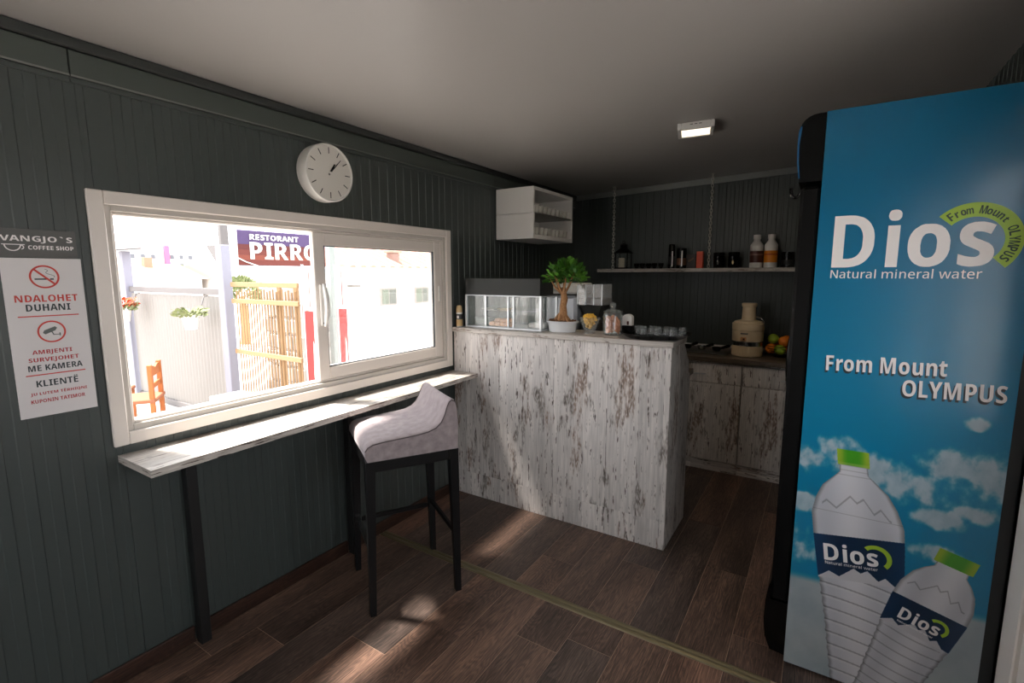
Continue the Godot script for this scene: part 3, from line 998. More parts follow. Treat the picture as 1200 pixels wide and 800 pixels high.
func build_fridge() -> void:
	var zf := -2.022
	var zb := -2.68
	var f := thing("drinks_fridge", "tall black drinks fridge with a blue bottled-water advert on its side", "fridge", Vector3(0, 0, 0))
	var pm := flat(c8(226, 226, 226), 0.30)
	pm.albedo_texture = print_texture()
	pm.clearcoat_enabled = true
	pm.clearcoat = 0.7
	pm.clearcoat_roughness = 0.16
	pm.normal_enabled = true
	pm.normal_texture = noise_tex(0.03, 61, Color.BLACK, Color.WHITE, 256, true, 1.0)
	pm.normal_scale = 0.06
	# cabinet shell and skirting
	span(f, "cabinet", Vector3(2.073, 0.03, zb), Vector3(2.65, 2.038, zf - 0.002), M.dark_plastic, 0.004)
	var st := tool()
	quad(st, Vector3(2.073, 0.012, zf), Vector3(2.617, 0.012, zf), Vector3(2.617, 2.039, zf), Vector3(2.073, 2.039, zf), Vector3.BACK, Vector2(0, 1), Vector2(1, 1), Vector2(1, 0), Vector2(0, 0))
	quad(st, Vector3(2.073, 2.039, zf), Vector3(2.617, 2.039, zf), Vector3(2.617, 2.039, zf - 0.0018), Vector3(2.073, 2.039, zf - 0.0018), Vector3.UP)
	part(f, "side_advert", st.commit(), pm)
	span(f, "foot", Vector3(2.10, 0.0, zf - 0.08), Vector3(2.15, 0.03, zf - 0.03), M.black, 0.003)
	span(f, "foot", Vector3(2.10, 0.0, zb + 0.03), Vector3(2.15, 0.03, zb + 0.08), M.black, 0.003)
	span(f, "foot", Vector3(2.57, 0.0, zf - 0.08), Vector3(2.62, 0.03, zf - 0.03), M.black, 0.003)
	span(f, "foot", Vector3(2.57, 0.0, zb + 0.03), Vector3(2.62, 0.03, zb + 0.08), M.black, 0.003)
	# door: frame and glass, facing the bar
	var door := Node3D.new()
	door.name = "door"
	f.add_child(door)
	var dz0 := zb + 0.004
	var dz1 := zf - 0.001
	span(door, "stile", Vector3(2.012, 0.25, dz1 - 0.06), Vector3(2.072, 1.80, dz1), M.black, 0.010)
	span(door, "stile", Vector3(2.012, 0.25, dz0), Vector3(2.072, 1.80, dz0 + 0.06), M.black, 0.010)
	span(door, "rail", Vector3(2.012, 1.73, dz0 + 0.0605), Vector3(2.072, 1.80, dz1 - 0.0605), M.black, 0.006)
	span(door, "rail", Vector3(2.012, 0.25, dz0 + 0.0605), Vector3(2.072, 0.33, dz1 - 0.0605), M.black, 0.006)
	span(door, "pane", Vector3(2.03, 0.3305, dz0 + 0.0605), Vector3(2.036, 1.7295, dz1 - 0.0605), M.glass_thin, 0.0)
	var hp := []
	for k in 9:
		var a := k / 8.0
		hp.append(Vector3(2.012 - 0.028 * sin(PI * a), 1.35 - 0.5 * a, dz0 + 0.03))
	part(door, "handle", tube(hp, 0.011, 8), M.black_gloss)
	# bulging kick plate
	var kp := PackedVector2Array([Vector2(2.072, 0.035), Vector2(2.022, 0.04), Vector2(2.002, 0.09), Vector2(1.994, 0.16), Vector2(1.996, 0.24), Vector2(2.004, 0.30), Vector2(2.0115, 0.33), Vector2(2.0115, 0.2485), Vector2(2.072, 0.2485)])
	part(f, "kick_plate", prism(kp, dz0, dz1), M.black_gloss)
	# lit header box with its rounded front
	var hd := PackedVector2Array([Vector2(2.072, 1.815)])
	hd.append(Vector2(2.004, 1.815))
	hd.append(Vector2(1.996, 1.88))
	hd.append(Vector2(1.994, 1.94))
	for k in 7:
		var a := PI - (PI / 2) * k / 6.0
		hd.append(Vector2(2.05 + 0.055 * cos(a), 1.985 + 0.052 * sin(a)))
	hd.append(Vector2(2.072, 2.037))
	part(f, "header", prism(hd, dz0, dz1), M.black)
	var hb := PackedVector2Array([Vector2(2.0025, 1.828), Vector2(1.9945, 1.88), Vector2(1.9925, 1.94), Vector2(1.9935, 1.985), Vector2(1.9985, 2.003), Vector2(2.003, 2.0), Vector2(1.998, 1.94), Vector2(2.0, 1.88), Vector2(2.006, 1.83)])
	part(f, "header_panel", prism(hb, dz0 + 0.03, dz1 + 0.0006), flat(c8(40, 96, 140), 0.25))
	var hook := []
	for k in 7:
		var a := PI * 0.15 + PI * 0.9 * k / 6.0
		hook.append(Vector3(2.0 + 0.014 * cos(a) - 0.004, 1.765 - 0.03 * sin(a) + 0.03, dz1 - 0.01))
	part(f, "lock_loop", tube(hook, 0.006, 6), M.black_gloss)
	# print lettering on the side
	var z := zf + 0.0002
	var add := func(called: String, arr: Array, mat: Material, depth: float) -> void:
		var s := tool()
		for t in arr:
			add_text(s, t[0], Vector2(t[1], t[2]), t[3], t[4], t[5] if t.size() > 5 else 0.0, t[6] if t.size() > 6 else true, 0.0, depth)
		part(f, called, s.commit(), mat, Vector3(0, 0, z))
	var green := flat(c8(160, 196, 56), 0.3)
	var green_ink := flat(c8(34, 62, 36), 0.4)
	var shadow_ink := flat(c8(40, 48, 54), 0.4)
	var ring := tool()
	add_ring(ring, 0.071, 0.113, deg_to_rad(138), deg_to_rad(-46), 0.0, 0.0006, 48, Vector2(2.474, 1.600))
	part(f, "green_arc", ring.commit(), green, Vector3(0, 0, z))
	var arc := tool()
	var word := "From Mount OLYMPUS"
	for k in word.length():
		if word[k] == " ":
			continue
		var a := deg_to_rad(lerpf(128, -36, k / float(word.length() - 1)))
		var up := word[k] == word[k].to_upper()
		var tall := 0.024 if up else 0.017
		var wide := 0.0125
		if word[k] in ["M", "m"]:
			wide = 0.016
		elif word[k] in ["r", "t"]:
			wide = 0.009
		var rr := 0.092 if up else 0.089
		add_text(arc, word[k], Vector2(2.474 + cos(a) * rr, 1.600 + sin(a) * rr), wide, tall, a - PI / 2, true, 0.0007, 0.0005)
	part(f, "arc_lettering", arc.commit(), green_ink, Vector3(0, 0, z))
	add.call("brand_lettering", [["Dios", 2.322, 1.614, 0.405, 0.182]], M.light_print, 0.0014)
	add.call("tagline_lettering", [["Natural mineral water", 2.312, 1.501, 0.385, 0.030, 0.0, false]], M.light_print, 0.0006)
	add.call("slogan_shade", [["From Mount", 2.287, 1.191, 0.322, 0.054, 0.035], ["OLYMPUS", 2.466, 1.126, 0.25, 0.054, 0.035]], shadow_ink, 0.0005)
	add.call("slogan_lettering", [["From Mount", 2.290, 1.199, 0.322, 0.054, 0.035], ["OLYMPUS", 2.470, 1.134, 0.25, 0.054, 0.035]], M.light_print, 0.0010)
	add.call("label_lettering", [["Dios", 2.250, 0.512, 0.160, 0.066, 0.13], ["Natural mineral water", 2.255, 0.470, 0.155, 0.011, 0.13, false], ["Dios", 2.457, 0.336, 0.112, 0.046, -0.28], ["Natural mineral water", 2.447, 0.304, 0.10, 0.007, -0.28, false]], M.light_print, 0.0008)
	var r2 := tool()
	add_ring(r2, 0.032, 0.046, deg_to_rad(138), deg_to_rad(-40), 0.0, 0.0005, 24, Vector2(2.322, 0.520))
	part(f, "green_arc", r2.commit(), green, Vector3(0, 0, z))
	r2 = tool()
	add_ring(r2, 0.021, 0.031, deg_to_rad(120), deg_to_rad(-60), 0.0, 0.0005, 24, Vector2(2.503, 0.328))
	part(f, "green_arc", r2.commit(), green, Vector3(0, 0, z))

# ------------------------------------------------------------------ bar stool

func build_stool() -> void:
	var s := thing("bar_stool", "bar stool with a low-backed mauve grey velvet seat on black wooden legs", "stool", Vector3(0.447, 0, -1.632), -deg_to_rad(30.9))
	# seat: a padded profile with rounded flanks
	var prof := [Vector2(0.200, 0.712), Vector2(0.210, 0.735), Vector2(0.209, 0.762), Vector2(0.198, 0.782), Vector2(0.176, 0.793), Vector2(0.12, 0.799), Vector2(0.05, 0.803), Vector2(-0.02, 0.808), Vector2(-0.07, 0.815), Vector2(-0.105, 0.828), Vector2(-0.130, 0.850), Vector2(-0.148, 0.882), Vector2(-0.160, 0.915), Vector2(-0.171, 0.937), Vector2(-0.184, 0.945), Vector2(-0.197, 0.938), Vector2(-0.206, 0.91), Vector2(-0.209, 0.85), Vector2(-0.209, 0.78), Vector2(-0.205, 0.712)]
	var mid := Vector2(0, 0.775)
	var rings := []
	for e in [[-0.212, 0.024], [-0.210, 0.012], [-0.205, 0.005], [-0.196, 0.0], [-0.1, 0.0], [0.0, 0.0], [0.1, 0.0], [0.196, 0.0], [0.205, 0.005], [0.210, 0.012], [0.212, 0.024]]:
		var ring := []
		for p in prof:
			var top: float = smoothstep(0.74, 0.79, p.y)
			var q: Vector2 = p - Vector2(0, e[1] * top * 0.6)
			q.x *= 1.0 - e[1] * 0.5 * top
			var crown: float = 0.006 * (1.0 - pow(e[0] / 0.21, 2.0)) * top * (1.0 - smoothstep(0.86, 0.95, p.y) * 2.0)
			var lean: float = smoothstep(0.83, 0.945, p.y)
			ring.append(Vector3(e[0] * (1.0 - 0.04 * lean), q.y + crown, q.x))
		rings.append(ring)
	var st := tool()
	st.set_smooth_group(1)
	var c := Vector3(0, 0.77, 0)
	for k in rings.size() - 1:
		for j in prof.size():
			var j2 := (j + 1) % prof.size()
			var a: Vector3 = rings[k][j]
			var b: Vector3 = rings[k][j2]
			var d: Vector2 = prof[j2] - prof[j]
			var n := Vector3(0, -d.x, d.y).normalized()
			if n.dot(Vector3(0, (a.y + b.y) * 0.5 - 0.765, (a.z + b.z) * 0.5)) < 0 and j < 8:
				n = -n
			# outward in the profile plane: profile runs front, top, back, bottom
			n = Vector3(0, -d.x, d.y)
			if Geometry2D.is_polygon_clockwise(PackedVector2Array(prof)):
				n = -n
			st.set_smooth_group(2 if j == prof.size() - 1 else 1)
			quad(st, a, b, rings[k + 1][j2], rings[k + 1][j], n.normalized())
	st.set_smooth_group(3)
	for e in [0, rings.size() - 1]:
		var poly := PackedVector2Array()
		for p in rings[e]:
			poly.append(Vector2(p.z, p.y))
		var idx := Geometry2D.triangulate_polygon(poly)
		for k in range(0, idx.size(), 3):
			tri(st, rings[e][idx[k]], rings[e][idx[k + 1]], rings[e][idx[k + 2]], Vector3.LEFT if e == 0 else Vector3.RIGHT)
	st.generate_normals()
	var seat := part(s, "seat", st.commit(), M.fabric)
	for e in [1, rings.size() - 2]:
		var path := []
		for j in range(2, 16):
			path.append(rings[e][j] + Vector3(0.001 * sign(rings[e][j].x), 0.001, 0))
		part(seat, "piping", tube(path, 0.0026, 6), M.piping)
	# rails under the seat and four tapered legs
	var L := 0.188
	for sgn in [-1.0, 1.0]:
		span(s, "apron", Vector3(sgn * L - 0.012, 0.658, -L + 0.018), Vector3(sgn * L + 0.012, 0.7115, L - 0.018), M.black_wood, 0.003)
		span(s, "apron", Vector3(-L + 0.018, 0.658, sgn * L - 0.012), Vector3(L - 0.018, 0.7115, sgn * L + 0.012), M.black_wood, 0.003)
	for sx in [-1.0, 1.0]:
		for sz in [-1.0, 1.0]:
			var a := []
			for y in [0.0, 0.7112]:
				var h := 0.013 if y == 0.0 else 0.021
				var ox: float = sx * (L + (0.006 if y == 0.0 else 0.0))
				var oz: float = sz * (L + (0.012 if y == 0.0 else 0.0))
				a.append_array([Vector3(ox - h, y, oz - h), Vector3(ox + h, y, oz - h), Vector3(ox + h, y, oz + h), Vector3(ox - h, y, oz + h)])
			part(s, "leg", hexa(a), M.black_wood)
	var yb := 0.272
	span(s, "stretcher", Vector3(-L + 0.015, yb - 0.011, L - 0.008), Vector3(L - 0.015, yb + 0.011, L + 0.010), M.black_wood, 0.003)
	span(s, "stretcher", Vector3(-L - 0.009, yb - 0.011, -L + 0.015), Vector3(-L + 0.009, yb + 0.011, L - 0.015), M.black_wood, 0.003)
	span(s, "stretcher", Vector3(-L + 0.015, yb + 0.019, -L - 0.010), Vector3(L - 0.015, yb + 0.041, -L + 0.008), M.black_wood, 0.003)
	span(s, "foot_guard", Vector3(-L + 0.02, yb + 0.0115, L - 0.009), Vector3(L - 0.02, yb + 0.0135, L + 0.012), M.steel, 0.0005)

# ------------------------------------------------------------------ clock and notice on the window wall

func build_wall_things() -> void:
	var c := thing("wall_clock", "round white wall clock with thin black marks above the window", "clock", Vector3(0.001, 1.983, -1.588), PI / 2)
	c.scale = Vector3(1, 1, 1.22)
	# local z points into the room
	var R := 0.134
	var turn := Basis(Vector3.RIGHT, PI / 2)
	part(c, "case", lathe([Vector2(0, 0.0), Vector2(R - 0.01, 0.0), Vector2(R - 0.002, 0.004), Vector2(R, 0.012), Vector2(R, 0.058), Vector2(R - 0.002, 0.0615), Vector2(R - 0.006, 0.062), Vector2(R - 0.009, 0.056), Vector2(0, 0.056)], 64), M.white, Vector3.ZERO, turn)
	part(c, "dial", lathe([Vector2(R - 0.0095, 0.0565), Vector2(R - 0.012, 0.0572), Vector2(0, 0.0572)], 64), M.white_matt, Vector3.ZERO, turn)
	for k in 12:
		var a := TAU * k / 12.0
		part(c, "hour_mark", bbox(Vector3(0.0038, 0.028, 0.0008), 0.0), M.black, Vector3(sin(a) * 0.103, cos(a) * 0.103, 0.0578), Basis(Vector3.BACK, -a))
	var hour := deg_to_rad(34)
	var minute := deg_to_rad(43)
	part(c, "hour_hand", prism(PackedVector2Array([Vector2(-0.004, -0.012), Vector2(0.004, -0.012), Vector2(0.0035, 0.052), Vector2(-0.0035, 0.052)]), 0.0595, 0.0605), M.black, Vector3.ZERO, Basis(Vector3.BACK, -hour))
	part(c, "minute_hand", prism(PackedVector2Array([Vector2(-0.003, -0.014), Vector2(0.003, -0.014), Vector2(0.0015, 0.092), Vector2(-0.0015, 0.092)]), 0.0615, 0.0622), M.dark_plastic, Vector3.ZERO, Basis(Vector3.BACK, -minute))
	part(c, "hub", lathe([Vector2(0, 0.0575), Vector2(0.006, 0.0575), Vector2(0.006, 0.064), Vector2(0, 0.065)], 16), M.white, Vector3.ZERO, turn)

	# notice: local x runs along the wall away from the window (towards +z is local -x)
	var p := thing("notice_sign", "white no-smoking and camera notice with a grey coffee shop header", "sign", Vector3(0.001, 1.05, -0.437), PI / 2)
	var W := 0.194
	part(p, "sheet", bbox(Vector3(W, 0.504, 0.004), 0.0008), M.white_print, Vector3(W / 2, 0.252, 0.002))
	part(p, "header", bbox(Vector3(W - 0.004, 0.088, 0.003), 0.0006), M.grey_print, Vector3(W / 2 - 0.004, 0.5495, 0.0015))
	var z := 0.0041
	var put := func(called: String, arr: Array, mat: Material, zz := 0.0041) -> void:
		var st := tool()
		for t in arr:
			add_text(st, t[0], Vector2(t[1], t[2]), t[3], t[4], 0.0, true, 0.0, 0.0006)
		part(p, called, st.commit(), mat, Vector3(0, 0, zz))
	put.call("header_lettering", [["VANGJO`S", 0.093, 0.562, 0.170, 0.023], ["COFFEE SHOP", 0.124, 0.537, 0.110, 0.0125]], M.light_print, 0.0031)
	var cup := tool()
	add_ring(cup, 0.0165, 0.0195, PI, TAU, 0.0, 0.0006, 18, Vector2(0.034, 0.544))
	add_prism(cup, PackedVector2Array([Vector2(0.010, 0.5435), Vector2(0.062, 0.5435), Vector2(0.062, 0.546), Vector2(0.010, 0.546)]), 0.0, 0.0006)
	add_ring(cup, 0.0045, 0.007, -PI / 2, PI / 2, 0.0, 0.0006, 10, Vector2(0.053, 0.537))
	part(p, "cup_emblem", cup.commit(), M.light_print, Vector3(0, 0, 0.0031))
	put.call("red_lettering", [["NDALOHET", 0.098, 0.378, 0.152, 0.0215]], M.red_ink)
	put.call("grey_lettering", [["DUHANI", 0.099, 0.349, 0.108, 0.0215], ["ME KAMERA", 0.099, 0.157, 0.135, 0.0185], ["KLIENTË", 0.098, 0.109, 0.104, 0.0255]], M.dark_ink)
	put.call("dark_red_lettering", [["AMBJENTI", 0.095, 0.206, 0.098, 0.0165], ["SURVEJOHET", 0.097, 0.1815, 0.124, 0.0165], ["JU LUTEM TËRHIQNI", 0.100, 0.0745, 0.142, 0.0135], ["KUPONIN TATIMOR", 0.096, 0.0505, 0.135, 0.0115]], M.deep_red_ink)
	for y in [0.322, 0.135]:
		part(p, "rule", bbox(Vector3(0.148, 0.0034, 0.0006), 0.0), M.red_ink, Vector3(0.098, y, z + 0.0003))
	var ns := tool()
	add_ring(ns, 0.0315, 0.0365, 0, TAU, 0.0, 0.0006, 40, Vector2(0.098, 0.446))
	for q in [[0.785]]:
		var u := Vector2(cos(-q[0]), sin(-q[0]))
		var v := Vector2(-u.y, u.x) * 0.0028
		var cc := Vector2(0.098, 0.446)
		add_prism(ns, PackedVector2Array([cc - u * 0.033 - v, cc + u * 0.033 - v, cc + u * 0.033 + v, cc - u * 0.033 + v]), 0.0002, 0.0008)
	part(p, "no_smoking_ring", ns.commit(), M.red_ink, Vector3(0, 0, z))
	var cig := tool()
	add_prism(cig, PackedVector2Array([Vector2(0.074, 0.4365), Vector2(0.103, 0.4365), Vector2(0.103, 0.441), Vector2(0.074, 0.441)]), 0.0, 0.0003)
	add_prism(cig, PackedVector2Array([Vector2(0.111, 0.4365), Vector2(0.120, 0.4365), Vector2(0.120, 0.441), Vector2(0.111, 0.441)]), 0.0, 0.0003)
	var sm := []
	for k in 14:
		var a := k / 13.0
		sm.append(Vector3(0.120 - 0.022 * a + 0.006 * sin(a * 9.0), 0.444 + 0.026 * a, 0.0003))
	add_tube(cig, sm, 0.0006, 5)
	part(p, "cigarette_symbol", cig.commit(), M.dark_ink, Vector3(0, 0, z))
	var cr := tool()
	add_ring(cr, 0.0305, 0.0352, 0, TAU, 0.0, 0.0006, 40, Vector2(0.099, 0.271))
	part(p, "camera_ring", cr.commit(), M.red_ink, Vector3(0, 0, z))
	var cs := tool()
	add_prism(cs, PackedVector2Array([Vector2(0.077, 0.268), Vector2(0.081, 0.276), Vector2(0.108, 0.287), Vector2(0.113, 0.282), Vector2(0.108, 0.274), Vector2(0.083, 0.263)]), 0.0, 0.0006)
	add_prism(cs, PackedVector2Array([Vector2(0.097, 0.272), Vector2(0.100, 0.273), Vector2(0.104, 0.262), Vector2(0.117, 0.2615), Vector2(0.117, 0.2595), Vector2(0.102, 0.2595)]), 0.0, 0.0006)
	add_prism(cs, PackedVector2Array([Vector2(0.117, 0.256), Vector2(0.120, 0.256), Vector2(0.120, 0.266), Vector2(0.117, 0.266)]), 0.0, 0.0006)
	part(p, "camera_symbol", cs.commit(), M.grey_ink, Vector3(0, 0, z))

# ------------------------------------------------------------------ white cabinet with little glasses

func cup_mesh(r0: float, r1: float, h: float, wall := 0.0018, segs := 14) -> ArrayMesh:
	return lathe([Vector2(0, 0), Vector2(r0 * 0.9, 0), Vector2(r0, 0.002), Vector2(r1, h), Vector2(r1 - wall, h), Vector2(r0 - wall, 0.006), Vector2(0, 0.005)], segs)

func build_cabinet() -> void:
	var c := thing("wall_cabinet", "white open-fronted wall cabinet in the corner above the bar", "cabinet", Vector3(0, 0, 0))
	var za := -3.08
	var zb := -3.716
	var X := 0.335
	var y0 := 1.757
	var y1 := 2.118
	var t := 0.018
	var ym := 1.936
	for z in [za - t, zb]:
		span(c, "side_panel", Vector3(0.017, y0, z), Vector3(X, ym - 0.0008, z + t), M.white, 0.0012)
		span(c, "side_panel", Vector3(0.017, ym + 0.0008, z), Vector3(X, y1, z + t), M.white, 0.0012)
	span(c, "top_board", Vector3(0.017, y1 - 0.024, zb + t + 0.0002), Vector3(X, y1, za - t - 0.0002), M.white, 0.0012)
	span(c, "bottom_board", Vector3(0.017, y0, zb + t + 0.0002), Vector3(X, y0 + 0.030, za - t - 0.0002), M.white, 0.0012)
	span(c, "shelf", Vector3(0.03, ym - 0.002, zb + t + 0.0002), Vector3(X - 0.006, ym + 0.008, za - t - 0.0002), M.track, 0.0012)
	span(c, "back_board", Vector3(0.017, y0 + 0.0302, zb + t + 0.0002), Vector3(0.0295, y1 - 0.0242, za - t - 0.0002), M.white_matt, 0.0)
	var cup := cup_mesh(0.017, 0.024, 0.058)
	var gm := flat(Color(0.93, 0.92, 0.88, 0.45), 0.2)
	gm.transparency = BaseMaterial3D.TRANSPARENCY_ALPHA
	for row in 2:
		var y: float = [y0 + 0.0305, ym + 0.0085][row]
		for k in 9:
			for d in 2:
				var z := za - t - 0.038 - k * 0.0665
				single("shot_glass", cup, gm, ["small clear glass on the bottom board of the white wall cabinet", "small clear glass on the middle shelf of the white wall cabinet"][row], "glass", Vector3(X - 0.05 - d * 0.075, y, z), Basis(), "small glasses in the wall cabinet")

# ------------------------------------------------------------------ things on the bar

func leaf_mesh_into(st: SurfaceTool, at: Vector3, dir: Vector3, size: float, roll: float) -> void:
	dir = dir.normalized()
	var side := dir.cross(Vector3.UP)
	if side.length() < 0.05:
		side = Vector3.RIGHT
	side = side.normalized().rotated(dir, roll)
	var up := side.cross(dir).normalized()
	var a := at
	var m := at + dir * size * 0.55 + up * size * 0.06
	var tip := at + dir * size - up * size * 0.05
	var l := at + dir * size * 0.5 + side * size * 0.30 + up * size * 0.12
	var r := at + dir * size * 0.5 - side * size * 0.30 + up * size * 0.12
	var l2 := at + dir * size * 0.8 + side * size * 0.24 + up * size * 0.08
	var r2 := at + dir * size * 0.8 - side * size * 0.24 + up * size * 0.08
	for q in [[a, l, m], [m, l, l2], [m, l2, tip], [a, m, r], [m, r2, r], [m, tip, r2]]:
		var n: Vector3 = (q[1] - q[0]).cross(q[2] - q[0]).normalized()
		if n.dot(up) < 0:
			n = -n
		tri(st, q[0], q[1], q[2], n)

func build_bar_things() -> void:
	var Y := 1.1553
	# air freshener can
	var can := thing("spray_can", "small beige air freshener can beside the window frame", "can", Vector3(0.048, Y, -2.588))
	part(can, "body", lathe([Vector2(0, 0), Vector2(0.020, 0), Vector2(0.021, 0.002), Vector2(0.021, 0.096), Vector2(0.018, 0.104), Vector2(0, 0.105)], 24), M.white)
	part(can, "label", lathe([Vector2(0.0213, 0.006), Vector2(0.0213, 0.050)], 24), flat(c8(206, 172, 120), 0.5))
	part(can, "label", lathe([Vector2(0.0213, 0.0502), Vector2(0.0213, 0.086)], 24), flat(c8(70, 70, 72), 0.5))
	part(can, "cap", lathe([Vector2(0.0205, 0.0965), Vector2(0.0205, 0.118), Vector2(0.017, 0.138), Vector2(0.012, 0.143), Vector2(0, 0.144)], 24), flat(c8(206, 178, 132), 0.5))
	part(can, "emblem", bbox(Vector3(0.016, 0.018, 0.002), 0.0006), M.light_print, Vector3(0.004, 0.066, 0.0208))
	# refrigerated display case
	var d := thing("display_case", "glass pastry display case with a dark top board on the bar", "display case", Vector3(0.0, Y, 0.0))
	var xa := 0.078
	var xb := 0.662
	var za := -2.836
	var zb := -2.612
	span(d, "base", Vector3(xa, 0, za), Vector3(xb, 0.012, zb), M.alu, 0.002)
	for x in [xa, xb - 0.016]:
		for z in [za, zb - 0.016]:
			span(d, "corner_post", Vector3(x, 0.012, z), Vector3(x + 0.016, 0.208, z + 0.016), M.alu, 0.002)
	for x in [0.412, 0.452]:
		span(d, "door_stile", Vector3(x, 0.012, zb - 0.012), Vector3(x + 0.012, 0.208, zb - 0.002), M.alu, 0.002)
	span(d, "mullion", Vector3(0.235, 0.012, zb - 0.008), Vector3(0.25, 0.208, zb - 0.003), M.alu, 0.001)
	span(d, "front_pane", Vector3(xa + 0.016, 0.012, zb - 0.016), Vector3(xb - 0.016, 0.208, zb - 0.0125), M.glass_thin, 0.0)
	span(d, "side_pane", Vector3(xa + 0.002, 0.012, za + 0.016), Vector3(xa + 0.005, 0.208, zb - 0.016), M.glass_thin, 0.0)
	span(d, "side_pane", Vector3(xb - 0.005, 0.012, za + 0.016), Vector3(xb - 0.002, 0.208, zb - 0.016), M.glass_thin, 0.0)
	span(d, "back_pane", Vector3(xa + 0.016, 0.012, za + 0.004), Vector3(xb - 0.016, 0.208, za + 0.008), M.glass_thin, 0.0)
	span(d, "wire_shelf", Vector3(xa + 0.02, 0.108, za + 0.02), Vector3(xb - 0.02, 0.111, zb - 0.06), M.glass_thin, 0.0)
	span(d, "top_rail", Vector3(xa, 0.2085, za), Vector3(xb, 0.216, zb), M.alu, 0.002)
	span(d, "top_board", Vector3(xa + 0.002, 0.2165, zb - 0.020), Vector3(xb - 0.012, 0.322, zb - 0.004), M.anthracite, 0.002)
	span(d, "top_box", Vector3(xa + 0.01, 0.2165, za + 0.01), Vector3(xb - 0.03, 0.300, zb - 0.0205), M.anthracite, 0.003)
	# pastries and dishes inside
	var bun := lathe([Vector2(0, 0), Vector2(0.026, 0.002), Vector2(0.031, 0.012), Vector2(0.024, 0.026), Vector2(0, 0.032)], 14)
	for k in 7:
		single("pastry", bun, flat(c8(200, 138, 84), 0.7), "golden brown bun on the floor of the pastry display case", "pastry", Vector3(0.275 + 0.022 * k, Y + 0.0125 + (0.02 if k % 2 else 0.0), -2.66 - (0.03 if k % 2 else 0.0)), Basis(), "buns in the pastry display case")
	var plate := lathe([Vector2(0, 0), Vector2(0.03, 0.0), Vector2(0.055, 0.008), Vector2(0.056, 0.010), Vector2(0.03, 0.003), Vector2(0, 0.003)], 20)
	single("plate", plate, M.white, "small white plate on the left of the glass shelf inside the display case", "plate", Vector3(0.185, Y + 0.1115, -2.74))
	single("plate", plate, M.label_cream, "small cream plate on the glass shelf beside the mullion inside the display case", "plate", Vector3(0.315, Y + 0.1115, -2.74))
	single("pastry_tray", bbox(Vector3(0.13, 0.05, 0.12), 0.01), flat(c8(96, 112, 104), 0.5), "grey green tray at the left end inside the display case", "tray", Vector3(0.165, Y + 0.0375, -2.735))
	single("white_dish", bbox(Vector3(0.12, 0.03, 0.11), 0.008), M.white, "flat white dish at the plant end inside the display case", "dish", Vector3(0.59, Y + 0.0275, -2.73))
	single("silver_lid", lathe([Vector2(0, 0), Vector2(0.04, 0.0), Vector2(0.036, 0.010), Vector2(0.012, 0.014), Vector2(0, 0.014)], 20), M.steel, "small steel lid lying on top of the display case", "lid", Vector3(0.585, Y + 0.3005, -2.70))
	# espresso machine behind the plant
	var e := thing("coffee_machine", "pale grey coffee machine behind the potted plant", "coffee machine", Vector3(0.655, 0.9123, -3.02))
	part(e, "body", bbox(Vector3(0.226, 0.455, 0.28), 0.02), M.machine, Vector3(0, 0.228, 0))
	part(e, "top_hood", bbox(Vector3(0.228, 0.07, 0.282), 0.016), M.white, Vector3(0, 0.498, 0))
	part(e, "seam", bbox(Vector3(0.218, 0.007, 0.272), 0.0), M.black, Vector3(0, 0.459, 0))
	part(e, "drip_tray", bbox(Vector3(0.2, 0.03, 0.05), 0.004), M.steel, Vector3(0, 0.03, -0.165))
	# grinder with clear hopper
	var g := thing("coffee_grinder", "black coffee grinder with a clear bean hopper", "grinder", Vector3(0.862, 0.9123, -2.955))
	part(g, "body", bbox(Vector3(0.13, 0.30, 0.16), 0.014), M.dark_plastic, Vector3(0, 0.15, 0))
	part(g, "collar", hexa([Vector3(-0.03, 0.3005, -0.03), Vector3(0.03, 0.3005, -0.03), Vector3(0.03, 0.3005, 0.03), Vector3(-0.03, 0.3005, 0.03), Vector3(-0.078, 0.398, -0.075), Vector3(0.078, 0.398, -0.075), Vector3(0.078, 0.398, 0.075), Vector3(-0.078, 0.398, 0.075)]), M.anthracite)
	for q in [[Vector3(-0.084, 0.3985, -0.08), Vector3(-0.081, 0.527, 0.08)], [Vector3(0.081, 0.3985, -0.08), Vector3(0.084, 0.527, 0.08)], [Vector3(-0.081, 0.3985, -0.08), Vector3(0.081, 0.527, -0.077)], [Vector3(-0.081, 0.3985, 0.077), Vector3(0.081, 0.527, 0.08)], [Vector3(-0.029, 0.3985, -0.077), Vector3(-0.027, 0.525, 0.077)], [Vector3(0.027, 0.3985, -0.077), Vector3(0.029, 0.525, 0.077)]]:
		span(g, "hopper_wall", q[0], q[1], M.hopper, 0.0)
	for q in [-0.0825, -0.028, 0.028, 0.0825]:
		span(g, "hopper_glint", Vector3(q - 0.003, 0.3985, 0.0802), Vector3(q + 0.003, 0.527, 0.083), M.alu, 0.001)  # bright metal strips stand in for glints down the clear hopper
	span(g, "beans", Vector3(-0.080, 0.399, -0.076), Vector3(0.080, 0.44, 0.076), flat(c8(70, 62, 56), 0.6), 0.008)
	# potted bonsai-like ficus
	var p := thing("potted_ficus", "small potted ficus with a thick bare trunk and glossy green leaves", "plant", Vector3(0.766, Y, -2.69))
	part(p, "pot", lathe([Vector2(0, 0), Vector2(0.080, 0), Vector2(0.084, 0.003), Vector2(0.094, 0.056), Vector2(0.104, 0.058), Vector2(0.106, 0.066), Vector2(0.102, 0.068), Vector2(0.096, 0.062), Vector2(0.092, 0.054), Vector2(0, 0.054)], 28, 1.0, 0.75), M.ceramic)
	var soil := tool()
	add_lathe(soil, [Vector2(0.090, 0.0545), Vector2(0.06, 0.064), Vector2(0.03, 0.070), Vector2(0, 0.071)], 20, Vector3.ZERO, 1.0, 0.75)
